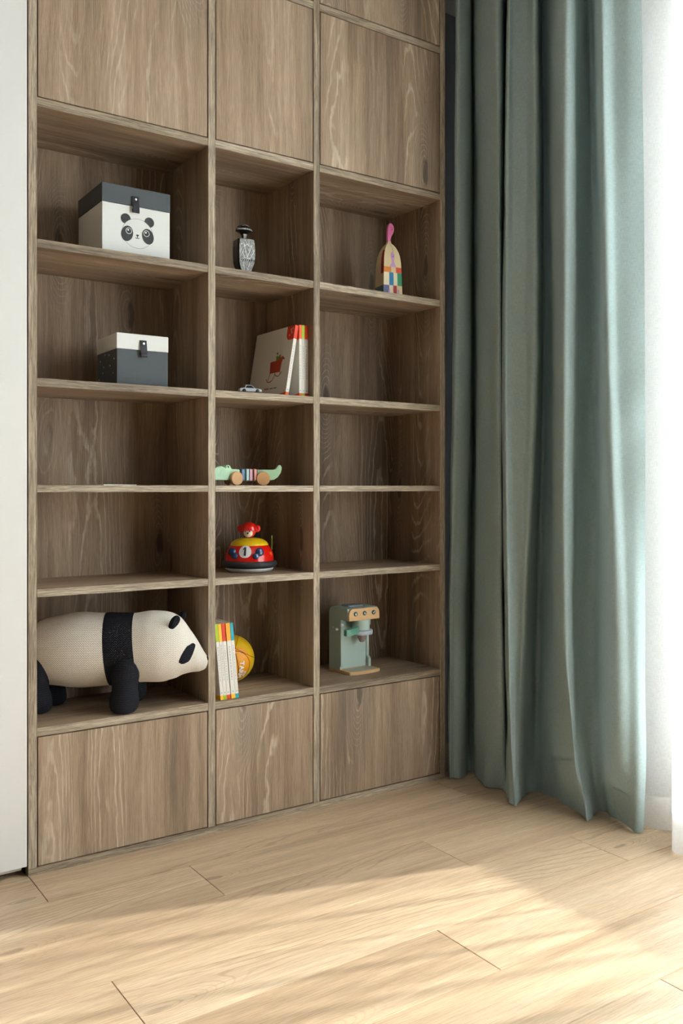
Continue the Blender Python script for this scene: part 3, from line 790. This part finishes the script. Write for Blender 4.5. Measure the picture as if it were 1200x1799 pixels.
# local -Y is the nose; oval plan
def oval(rx_, ry_, z, n=48): return [(rx_*math.cos(2*PI*j/n), ry_*math.sin(2*PI*j/n), z) for j in range(n)]
MB().loft([oval(.070, .072, 0), oval(.078, .080, .003), oval(.083, .085, .009), oval(.082, .084, .014)]).build('base', m_wpl, car, smooth=50)
MB().loft([oval(.081, .083, .0125), oval(.0905, .0925, .016), oval(.0955, .0975, .023), oval(.0955, .0975, .031), oval(.091, .093, .0365), oval(.080, .082, .038)]).build('bumper', m_rub, car, smooth=50)
RB = [(.0845, .033), (.0850, .045), (.0835, .058), (.079, .071), (.0725, .083), (.0655, .0915)]
MB().loft([oval(a, a*1.02, z) for a, z in catmull([(r_, z_) for r_, z_ in RB], 3)]).build('body', m_red, car, smooth=50)
MB().loft([oval(a, a*1.02, z) for a, z in catmull([(.0665, .0905), (.062, .0985), (.054, .1055), (.043, .111), (.030, .1145), (.016, .116), (.001, .1165)], 3)]).build('hood', m_yel, car, smooth=50)
def on_body(az, z):
    for (r0, z0_), (r1, z1_) in zip(RB, RB[1:]):
        if z0_ <= z <= z1_: r_ = r0+(r1-r0)*(z-z0_)/(z1_-z0_); break
    return Vector((r_*math.sin(az), -r_*1.02*math.cos(az), z)), (r1-r0)/(z1_-z0_)
def decal(fn_pts, az0, zc, mat, lift, name, parent=car):
    """flat print wrapped on the shell; points in metres (right, up)"""
    vs2, fs2 = fn_pts; k = MB(); out = []
    for v_ in vs2:
        az = az0+v_[0]/.082; z = zc+v_[1]*.93; p_, sl_ = on_body(az, max(.034, min(.0914, z)))
        nrm = Vector((p_.x, p_.y, -sl_*.08)).normalized(); out.append(p_+nrm*lift)
    k.add(out, fs2); return k.build(name, mat, parent)
def disc_grid(r_, n=28, rings=5):
    vs_ = [(0, 0)]; fs_ = []
    for i in range(1, rings+1):
        for j in range(n): vs_.append((r_*i/rings*math.cos(2*PI*j/n), r_*i/rings*math.sin(2*PI*j/n)))
    for j in range(n): fs_.append((0, 1+j, 1+(j+1) % n))
    for i in range(rings-1):
        for j in range(n): a_ = 1+i*n; fs_.append((a_+j, a_+n+j, a_+n+(j+1) % n, a_+(j+1) % n))
    return vs_, fs_
NZ = R(-1)
decal(disc_grid(.0225), NZ, .072, m_wpl, .0006, 'number_disc')
tv = [(-.0085, .0065), (-.0085, .0095), (-.001, .015), (.004, .015), (.004, -.010), (.0085, -.010), (.0085, -.015), (-.007, -.015), (-.007, -.010), (-.0022, -.010), (-.0022, .0085)]
tv = []; tf = []
for i in range(9):
    zz = -.015+.030*i/8; tv += [(-.0035, zz), (.0035, zz)]
    if i: tf.append((2*i-2, 2*i-1, 2*i+1, 2*i))
nb = len(tv); tv += [(-.0035, .0148), (-.0035, .0078), (-.0085, .0048), (-.0085, .0085)]; tf.append((nb, nb+3, nb+2, nb+1))
decal((tv, tf), NZ, .072, m_print, .0016, 'number_one')
for sgn in (-1, 1):
    az = NZ+sgn*R(36)
    for (da, z, r_, dz) in ((0, .070, .0145, 0), (-sgn*.19 if sgn > 0 else .19, .057, .0110, 0)):
        p_, _ = on_body(az+da, z); nv = Vector((p_.x, p_.y, .012)).normalized()
        M_ = Matrix.Translation(p_-nv*.002) @ nv.to_track_quat('Z', 'Y').to_matrix().to_4x4()
        MB().lathe([(r_, 0), (r_, .006), (r_*.9, .0085), (r_*.6, .0105), (.0001, .0115)], 20, M=M_).build('headlight', m_blue, car, smooth=50)
fl = [(-.012, .010), (-.006, .004), (-.009, -.001), (-.001, .001), (-.004, -.011), (.004, -.002), (.007, -.010), (.009, .003), (.012, .010), (.006, .006), (.003, .012), (-.001, .006)]
decal((fl, [(0, 1, 11), (1, 2, 3), (3, 4, 5), (5, 6, 7), (7, 8, 9), (9, 10, 11), (11, 1, 3), (11, 3, 5), (11, 5, 9), (9, 5, 7)]), R(72), .060, MC['orange'], .0008, 'flame_print')
MB().prism([(-.008, .09), (-.026, .10), (-.030, .125), (-.020, .132), (.0, .135), (.02, .132), (.030, .125), (.026, .10)], .050, .058, 'y').build('seat_back', m_rub, car, bevel=.002)
MB().box(.072, .0745, .030, .052, .072, .122).build('flag_fin', plain('clear_green', (150, 170, 90), .2), car, bevel=.0006)
# bear driver: face, ears, red helmet
m_fur = plain('bear_fur', (196, 52, 22), .7, .2, var=.2)
m_muz = plain('bear_face', (236, 214, 200), .5)
bear = MB().ball(.0235, (.000, -.012, .1385), 24, 14, sc=(1, .95, 1)).build('bear_head', m_fur, car, smooth=True)
MB().ball(.0170, (.000, -.0240, .1345), 20, 12, sc=(1, .75, 1)).build('muzzle', m_muz, bear, smooth=True)
hr = []
for i in range(9):
    a = R(-2)+R(91)*i/8; hr.append([(.0295*math.cos(a)*math.cos(2*PI*j/28), -.012+.0295*math.cos(a)*math.sin(2*PI*j/28), .1425+.0285*math.sin(a)) for j in range(28)])
MB().loft(hr).build('helmet', m_red, bear, smooth=60)
for sgn in (-1, 1):
    MB().ball(.0125, (sgn*.0285, -.010, .1475), 16, 10, sc=(1, .6, 1.05)).build('ear', m_red, bear, smooth=True)
    MB().ball(.0024, (sgn*.0070, -.0368, .1388), 8, 6).build('eye', m_print, bear)
MB().ball(.0036, (0, -.0372, .1325), 10, 6, sc=(1.1, .7, .9)).build('nose', m_print, bear)

# ---- small rubber basketball
def ball_mat():
    t = NT('ball_rubber'); co = t.n('ShaderNodeTexCoord').outputs['Object']; n_ = t.vm('NORMALIZE', co)
    f = t.vm('DOT_PRODUCT', n_, (-.22, -.975, -.05)); c = t.mix(t.ss(f, .74, .76), lin((228, 184, 24)), lin((240, 158, 18)))
    return t.done(t.bsdf(c, .45, .5, t.bump(t.noise(co, 900, 1), .3, .0004)))
RBL = .0828
bl = thing('ball', (1.464, 2.842, Zs[0]+.001), 0, 'yellow-orange toy basketball lettered TARM, behind the leaning books', 'ball')
MB().ball(RBL, (0, 0, 0), 48, 28).build('shell', ball_mat(), bl, smooth=True).location = (0, 0, RBL)
vdir = Vector((-.46, -.885, -.0)).normalized()      # side of the ball that faces the room
rgt = Vector((.885, -.46, 0)).normalized(); upv = Vector((0, 0, 1))
def ring_on_ball(axis, ang, r_, nseg=64):
    axis = Vector(axis).normalized(); u_ = axis.orthogonal().normalized(); v_ = axis.cross(u_)
    return [tuple(Vector((0, 0, RBL))+(axis*math.cos(ang)+(u_*math.cos(2*PI*j/nseg)+v_*math.sin(2*PI*j/nseg))*math.sin(ang))*(RBL-r_+.0007)) for j in range(nseg)]
m_seam = plain('ball_seam', (82, 34, 18), .6)
for ax, an, rr_ in ((rgt*.93+vdir*-.28+upv*.18, R(90), .0019), (vdir*.90+rgt*.18-upv*.22, R(41), .0012), (upv*.82+vdir*-.1+rgt*.45, R(60), .0009), (upv*.3-rgt*.9, R(90), .0009)):
    MB().tube(ring_on_ball(ax, an, rr_), rr_, 6, closed=True).build('seam', m_seam, bl, smooth=True)
def ball_text(body, size, du, dv, bold, name):
    """letters read downwards, their tops towards the right"""
    vs_, fs_ = text_mesh(body, size, .0, bold); k = MB(); out = []
    for v_ in vs_:
        x_, y_ = v_.y+du, -v_.x+dv            # turned 90 degrees clockwise
        a_, b_ = x_/RBL, y_/RBL
        d_ = vdir*math.cos(a_)*math.cos(b_)+rgt*math.sin(a_)*math.cos(b_)+upv*math.sin(b_)
        out.append(Vector((0, 0, RBL))+d_*(RBL+.0007))
    k.add(out, fs_); k.build(name, m_eyew, bl)
ball_text('TARM', .0250, .040, -.030, True, 'lettering'); ball_text('KIP', .0170, .060, -.047, True, 'lettering')

# ---- toy coffee machine
m_sage = plain('sage_paint', (182, 204, 196), .5, .4, var=.01)
m_gcase = plain('sage_side', (120, 128, 118), .55, .4, var=.01)
m_ply = plain('pale_birch', (226, 186, 136), .5, .4, scale=90, var=.06)
m_ring = plain('grey_blue_paint', (170, 184, 196), .45)
m_nz = plain('taupe_paint', (158, 142, 138), .5)
m_grn = plain('green_paint', (104, 164, 140), .4, .5)
m_icon = plain('icon_green', (62, 96, 92), .5)
cm = thing('toy_coffee_machine', (1.873, 2.700, Zs[0]+EPS), R(3), 'sage green wooden toy coffee machine with three buttons, bottom right shelf', 'toy')
W = .143
bs = [(0, .125), (0, 0)]+[(W*.5-W*.5*math.cos(PI*i/14)*1.0, -.016*math.sin(PI*i/14)) for i in range(1, 14)]+[(W, 0), (W, .125)]
MB().prism(bs, 0, .011, 'z').build('base', m_ply, cm, bevel=.0012)
tr = [(.012, .052), (.012, .004)]+[(.012+(W-.024)*(.5-.5*math.cos(PI*i/10)), .004-.010*math.sin(PI*i/10)) for i in range(1, 10)]+[(W-.012, .004), (W-.012, .052)]
MB().prism(tr, .011, .0118, 'z').build('drip_tray', plain('tray_grey', (170, 168, 150), .4), cm)
# body: back block with side cheeks (side profile has the overhanging head)
sidep = [(.125, .011), (.056, .011), (.056, .020), (.051, .026), (.051, .150), (.051, .196), (.010, .196), (.010, .236), (.014, .2395), (.105, .2415), (.118, .236), (.125, .222)]
MB().prism(sidep, .0002, .012, 'x').build('side_panel', m_sage, cm, bevel=.0012)
sidep2 = [(.125, .011), (.050, .011), (.050, .040), (.062, .050), (.062, .160), (.052, .168), (.052, .196), (.010, .196), (.010, .236), (.014, .2395), (.105, .2415), (.118, .236), (.125, .222)]
MB().prism(sidep2, W-.012, W-.0002, 'x').build('side_panel', m_sage, cm, bevel=.0012)
MB().box(.012, W-.012, .066, .074, .011, .200).build('front_panel', m_sage, cm, bevel=.0006)
MB().box(.012, W-.012, .075, .1245, .011, .222).build('core', m_sage, cm)
MB().prism([(.0105, .196), (.0105, .2365), (.014, .2400), (.105, .2420), (.1175, .2365), (.122, .224), (.122, .2225), (.075, .2225), (.075, .2005), (.066, .2005), (.066, .196)], .0121, W-.0121, 'x').build('top_cover', m_sage, cm)
MB().prism(rrect(.035, .105, .045, .100, .008), .2415, .246, 'z').build('cup_rest', m_ring, cm, bevel=.001)
MB().prism(rrect(.0, W, .196, .2395, .020, 7, (0, 0, 1, 1)), .0005, .010, 'y').build('button_panel', m_ply, cm, bevel=.001)
for i, bx_ in enumerate((.029, .0715, .114)):
    MB().lathe([(.0001, -.0024), (.0078, -.0022), (.0084, -.001), (.0084, .001)], 22, 'y', c=(bx_, 0, .221)).build('button', m_icon, cm, smooth=50)
    kk = MB()
    if i == 0: kk.prism(disc(bx_, .220, .0028, .0042, 12), -.0030, -.0024, 'y')
    elif i == 1: kk.prism(disc(bx_-.0015, .222, .0026, .0022, 12), -.0030, -.0024, 'y'); kk.prism(disc(bx_+.0012, .2185, .0030, .0016, 12), -.0030, -.0024, 'y')
    else: kk.prism(disc(bx_-.0018, .2195, .0026, .0020, 12), -.0030, -.0024, 'y'); kk.prism(disc(bx_+.0020, .2228, .0022, .0022, 12), -.0030, -.0024, 'y')
    kk.build('button_icon', m_wpl, cm)
gx, gy = .078, .030
MB().lathe([(.0325, .157), (.0325, .196)], 36, c=(gx, gy, 0)).build('brew_head', m_sage, cm, smooth=50)
rg = MB().lathe([(.033, .1400), (.0425, .1405), (.0435, .143), (.0435, .154), (.0425, .1565), (.033, .157)], 40, c=(gx, gy, 0)).build('filter_ring', m_ring, cm, smooth=50)
MB().lathe([(.007, .110), (.0095, .112), (.0165, .128), (.0175, .1400)], 24, c=(gx+.004, gy, 0)).build('spout', m_nz, cm, smooth=50)
MB().prism([(-.034, -.030), (-.020, -.034), (.046, .000), (.046, .018), (-.028, -.006), (-.036, -.014)], .149, .172, 'z').build('filter_handle', m_grn, cm, bevel=.0015)
for (py, pz, r_) in ((.040, .178, .0055), (.070, .160, .0045), (.098, .163, .0028)):
    MB().lathe([(r_*.8, -.010 if r_ > .003 else -.002), (r_, -.008 if r_ > .003 else -.001), (r_, .001)], 14, 'x', c=(0, py, pz)).build('side_peg', m_wpl, cm, smooth=50)

# ---- tiny die-cast car
m_sil = plain('silver_paint', (206, 214, 224), .22, .6, metal=.35, coat=.4)
m_gl = plain('smoked_glass', (34, 40, 48), .1, .6)
tc = thing('toy_car', (1.4275, 2.634, Zs[3]+EPS), R(-14), 'tiny silver model car in front of the leaning picture book', 'toy')
body = [(-.037, .004), (-.038, .012), (-.034, .0145), (-.020, .0155), (.014, .0150), (.026, .0140), (.036, .0115), (.038, .007), (.037, .004)]
MB().prism(body, -.0145, .0145, 'y').build('body', m_sil, tc, bevel=.0016)
MB().loft([[(-.022, -.0125, .0150), (.014, -.0125, .0148), (.014, .0125, .0148), (-.022, .0125, .0150)], [(-.015, -.0100, .0245), (.003, -.0100, .0245), (.003, .0100, .0245), (-.015, .0100, .0245)]]).build('cabin', m_gl, tc, bevel=.0008)
MB().box(-.0158, .0038, -.0104, .0104, .0240, .0262).build('roof', m_sil, tc, bevel=.0009)
for x_ in (-.0135, .0045):
    k = MB()
    for s_ in (-1, 1):
        k.add([(x_-.001-.006*(x_ < 0)+.009*(x_ > 0), s_*.0128, .015), (x_+.001-.006*(x_ < 0)+.009*(x_ > 0), s_*.0128, .015), (x_+.001, s_*.0105, .0245), (x_-.001, s_*.0105, .0245)], [(0, 1, 2, 3)])
    k.build('pillar', m_sil, tc)
for x_ in (-.0225, .0225):
    for s_ in (-1, 1):
        MB().lathe([(.0001, 0), (.004, 0), (.0062, .001), (.0062, .004), (.004, .005), (.0001, .005)], 18, 'y', c=(x_, -.0162 if s_ < 0 else .0112, .0062)).build('wheel', m_rub, tc, smooth=40)
for s_ in (-1, 1):
    MB().ball(.0024, (.0365, s_*.0095, .0098), 10, 6).build('headlight', m_chrome, tc, smooth=True)
MB().box(.0368, .0388, -.012, .012, .0042, .0062).build('bumper', m_chrome, tc)

# ---- dark carved figure
def scratch_mat():
    t = NT('black_white_scratch'); co = t.n('ShaderNodeTexCoord').outputs['Object']; x_, y_, z_ = t.sep(co)
    n1 = t.noise(t.comb(t.math('MULTIPLY', x_, 800), t.math('MULTIPLY', y_, 800), t.math('MULTIPLY', z_, 110)), 1, 3, .7)
    c = t.mix(t.ss(n1, .38, .62), lin((64, 66, 66)), lin((196, 200, 198)))
    return t.done(t.bsdf(c, .35, .5))
m_scr = scratch_mat()
m_blk = plain('black_lacquer', (20, 18, 18), .3, .5)
m_line = plain('white_line', (232, 232, 228), .5)
def poly_loft(secs, M=None):
    """secs: (z, half width, half depth); square sections with clipped corners"""
    rings = []
    for z, a, b in secs:
        c = min(a, b)*.28
        rings.append([(-a, -b+c, z), (-a+c, -b, z), (a-c, -b, z), (a, -b+c, z), (a, b-c, z), (a-c, b, z), (-a+c, b, z), (-a, b-c, z)])
    k = MB(); k.loft(rings, M=M)
    return k
fg = thing('wooden_figure', (1.448, 2.715, Zs[4]+EPS), R(-6), 'black and silver-grey carved wooden figure on the upper middle shelf', 'figurine')
# black block behind, patterned front shell
poly_loft([(0, .014, .017), (.056, .030, .030), (.105, .031, .031), (.128, .029, .029), (.130, .012, .012)]).build('body', m_blk, fg)
fr = [(-.0155, 0), (.0155, 0), (.0265, .036), (.0272, .046), (.0290, .098), (.0268, .112), (.0262, .127), (-.0262, .129), (-.0262, .114), (-.0250, .098), (-.0262, .046), (-.0262, .040)]
def frontv(z):
    pts = [(0, .017), (.056, .030), (.105, .031), (.128, .029)]
    for a, b in zip(pts, pts[1:]):
        if a[0] <= z <= b[0]: return -(a[1]+(b[1]-a[1])*(z-a[0])/(b[0]-a[0]))
    return -.029
k = MB()
k.loft([[(-a, frontv(z)-.0012, z), (a, frontv(z)-.0012, z), (a, frontv(z)+.002, z), (-a, frontv(z)+.002, z)] for z, a in ((.001, .0105), (.048, .0262), (.0520, .0268), (.075, .0285), (.098, .0280), (.110, .0270), (.127, .0255))])
k.build('front_face', m_scr, fg)
def fstroke(k, a, b, w_=.0008):
    dx, dz = b[0]-a[0], b[1]-a[1]; l = math.hypot(dx, dz); n1, n2 = -dz/l*w_, dx/l*w_
    q = [(a[0]+n1, a[1]+n2), (a[0]-n1, a[1]-n2), (b[0]-n1, b[1]-n2), (b[0]+n1, b[1]+n2)]
    k.add([(p_[0], frontv(max(0, p_[1]))-.0017, p_[1]) for p_ in q], [(0, 1, 2, 3)])
k = MB()
for a, b in (((-.012, .108), (.000, .065)), ((.016, .106), (.000, .065)), ((-.018, .085), (-.010, .063)), ((.026, .090), (.010, .063)), ((-.012, .063), (.012, .062)), ((-.012, .048), (-.004, .004)), ((.010, .048), (-.002, .004)), ((-.024, .110), (-.014, .108)), ((-.012, .108), (-.008, .104)), ((-.008, .104), (.000, .110)), ((.000, .110), (.008, .102)), ((.008, .102), (.016, .106))): fstroke(k, a, b)
k.build('line_pattern', m_line, fg)
k = MB()
for i in range(7): k.add([(-.024+.0075*i, frontv(.0575)-.0018, .0575), (-.0215+.0075*i, frontv(.052)-.0018, .0515), (-.019+.0075*i, frontv(.0575)-.0018, .0575)], [(0, 1, 2)])
k.build('belt_teeth', m_blk, fg)
MB().loft([[(a*math.cos(2*PI*j/20), a*math.sin(2*PI*j/20)*.8, z) for j in range(20)] for a, z in ((.013, .128), (.0075, .136), (.0075, .146), (.014, .153), (.025, .158))]).build('neck', m_blk, fg, smooth=50)
k = MB(); k.loft([[(-.005, -.0125, .134), (.004, -.0125, .134), (.004, -.006, .134), (-.005, -.006, .134)], [(-.006, -.0135, .148), (.006, -.0135, .148), (.006, -.006, .148), (-.006, -.006, .148)]]); k.build('throat_mark', m_scr, fg)
hd = MB().loft([[(a*math.cos(2*PI*j/28), b*math.sin(2*PI*j/28), z) for j in range(28)] for a, b, z in ((.022, .018, .156), (.0285, .024, .160), (.0285, .024, .164), (.024, .020, .173), (.014, .012, .180), (.003, .003, .182))]).build('head', m_blk, fg, smooth=50)
k = MB()
k.loft([[(1.015*.0287*math.cos(a), 1.015*.0242*math.sin(a), z) for a in [R(200)+R(150)*j/16 for j in range(17)]] for z in (.1600, .1650)], closed=False)
k.tube([(.0287*math.cos(a)*(1-.45*abs(math.sin((a-R(200))/R(150)*PI))), .0242*math.sin(a)*(1-.25*math.sin((a-R(200))/R(150)*PI)), .165+.0125*math.sin((a-R(200))/R(150)*PI)) for a in [R(200)+R(150)*j/16 for j in range(17)]], .0008, 6)
k.build('brow_band', m_scr, fg)

# ---- pale figure with pink top
m_pale = plain('pale_wood', (228, 208, 164), .55, .3, var=.02)
m_pk = plain('pink_paint', (214, 104, 158), .5)
m_lil = plain('lilac_paint', (206, 160, 208), .5)
pf = thing('wooden_figure', (2.052, 2.700, Zs[4]+EPS), R(-9), 'pale wooden figure with pink top and coloured squares on the upper right shelf', 'figurine')
# slab with four faces that narrow to the neck
SEC = [(0, .0430, .040), (.10, .0400, .0375), (.140, .0375, .0345), (.165, .0330, .0300), (.185, .0250, .0230), (.198, .0170, .0160), (.206, .0085, .010), (.214, .0065, .008)]
SEC = [(z, a*.93, b*.88) for z, a, b in SEC]; SD = catmull(SEC, 4)
MB().loft([[(-a, -b, z), (a, -b, z), (a, b, z), (-a, b, z)] for z, a, b in SD]).build('body', m_pale, pf)
# upper lobe
lobe = [(-.0065, .213), (-.0075, .235), (-.0060, .262), (-.0020, .2775), (.005, .2830), (.0125, .2810), (.0185, .2730), (.0205, .2620), (.0185, .2510), (.013, .2400), (.0075, .2300), (.0055, .2200), (.0065, .213)]
lobe = catmull(lobe, 3)
MB().prism(lobe, -.007, .007, 'y').build('pink_top', m_pk, pf, bevel=.0015)
def fd(z):
    for a, b in zip(SD, SD[1:]):
        if a[0] <= z <= b[0]:
            f_ = (z-a[0])/(b[0]-a[0]+1e-9); return a[1]+(b[1]-a[1])*f_, a[2]+(b[2]-a[2])*f_
    return SD[-1][1:]
def fp(name, pts, mat, lift=.0004, face='f'):
    k = MB(); vs_ = []
    if len(pts) == 4 and pts[0][1] == pts[1][1]:       # tall rectangles follow the curve of the block
        (ua, za), (ub, _), (_, zb), _ = pts; n_ = max(1, int((zb-za)/.006))
        for i_ in range(n_+1):
            z_ = za+(zb-za)*i_/n_; a_, b_ = fd(z_)
            for u_ in (ua, ub): vs_.append((u_*a_, -b_-lift, z_) if face == 'f' else (-a_-lift, u_*b_, z_))
        k.add(vs_, [(2*i_, 2*i_+1, 2*i_+3, 2*i_+2) for i_ in range(n_)]); return k.build(name, mat, pf)
    for u_, z_ in pts:
        a_, b_ = fd(z_)
        vs_.append((u_*a_, -b_-lift, z_) if face == 'f' else (-a_-lift, u_*b_, z_))
    k.add(vs_, [tuple(range(len(vs_)))]); return k.build(name, mat, pf)
def rect(u0, u1, z0, z1): return [(u0, z0), (u1, z0), (u1, z1), (u0, z1)]
cc = {n_: plain('paint_'+n_, c_, .5) for n_, c_ in dict(orange=(222, 132, 24), red2=(230, 76, 26), blue=(20, 122, 172), green=(30, 148, 104), slate=(98, 104, 150), cream=(240, 226, 190), teal=(96, 128, 136), crimson=(170, 16, 16)).items()}
for u0, u1, z0, z1, c_ in ((-1, -.18, .092, .112, 'orange'), (.36, 1, .092, .112, 'red2'), (-1, -.40, .044, .0915, 'cream'), (-.40, .08, .044, .0915, 'blue'), (.08, .50, .044, .0915, 'cream'), (.50, 1, .044, .0915, 'green'), (-1, -.40, .001, .0435, 'slate'), (-.40, .06, .001, .0435, 'cream'), (.02, .42, .001, .0435, 'crimson')):
    fp('colour_square', rect(u0*.995, u1*.995, z0, z1), cc[c_])
fp('side_base', rect(-.995, .995, .001, .0435), cc['teal'], face='s'); fp('side_stripe', rect(-.99, -.3, .088, .1775), cc['crimson'], face='s')
for a_, b_ in ((-.55, .006), (.42, .006)):
    fp('foot_print', [(a_-.12, b_), (a_+.22, b_), (a_+.22, b_+.024), (a_+.10, b_+.024), (a_+.06, b_+.010), (a_-.12, b_+.008)], m_lil, .0009)
fp('inner_figure', [(0+.0, .112), (.42, .112), (.30, .120), (.20, .128), (.17, .136), (.24, .146), (.30, .156), (.24, .166), (.05, .171), (-.14, .166), (-.22, .156), (-.16, .146), (-.08, .136), (-.12, .126), (-.30, .118), (-.34, .112)], m_lil, .0016)
for u_, z_, r_ in ((-.04, .1585, .0011), (.14, .1575, .0011), (.05, .1515, .0020)):
    fp('face_mark', [(u_+r_/.033*math.cos(a_*PI/4), z_+r_*math.sin(a_*PI/4)) for a_ in range(8)], m_print, .0024)
MB().prism(disc(.0065, .2655, .0014, n=8), -.0076, -.0065, 'y').prism(disc(.0125, .2640, .0012, n=8), -.0076, -.0065, 'y').build('top_eyes', m_print, pf)
MB().prism(disc(.0100, .2590, .0022, n=10), -.0076, -.0065, 'y').build('top_mouth', cc['crimson'], pf)
k = MB(); cur = catmull([(-.05, .212), (.10, .200), (.22, .188), (.20, .176), (.16, .168)], 4)
for a_, b_ in zip(cur, cur[1:]):
    w0, d0 = fd(a_[1]); w1, d1 = fd(b_[1])
    k.add([(a_[0]*w0-.0004, -d0-.0006, a_[1]), (a_[0]*w0+.0006, -d0-.0006, a_[1]), (b_[0]*w1+.0006, -d1-.0006, b_[1]), (b_[0]*w1-.0004, -d1-.0006, b_[1])], [(0, 1, 2, 3)])
k.build('string_print', m_print, pf)

for o in bpy.data.objects:      # printed marks too small to pick apart one by one
    if o.type == 'MESH' and o.parent and o.name.split('.')[0] in ('spine_lettering', 'dot_print', 'lettering', 'corner_lettering', 'cover_drawing', 'panda_face_print', 'line_pattern', 'belt_teeth', 'top_eyes', 'button_icon', 'cheek_mark', 'flame_print', 'string_print', 'pillar', 'brow_band'):
        o['kind'] = 'stuff'
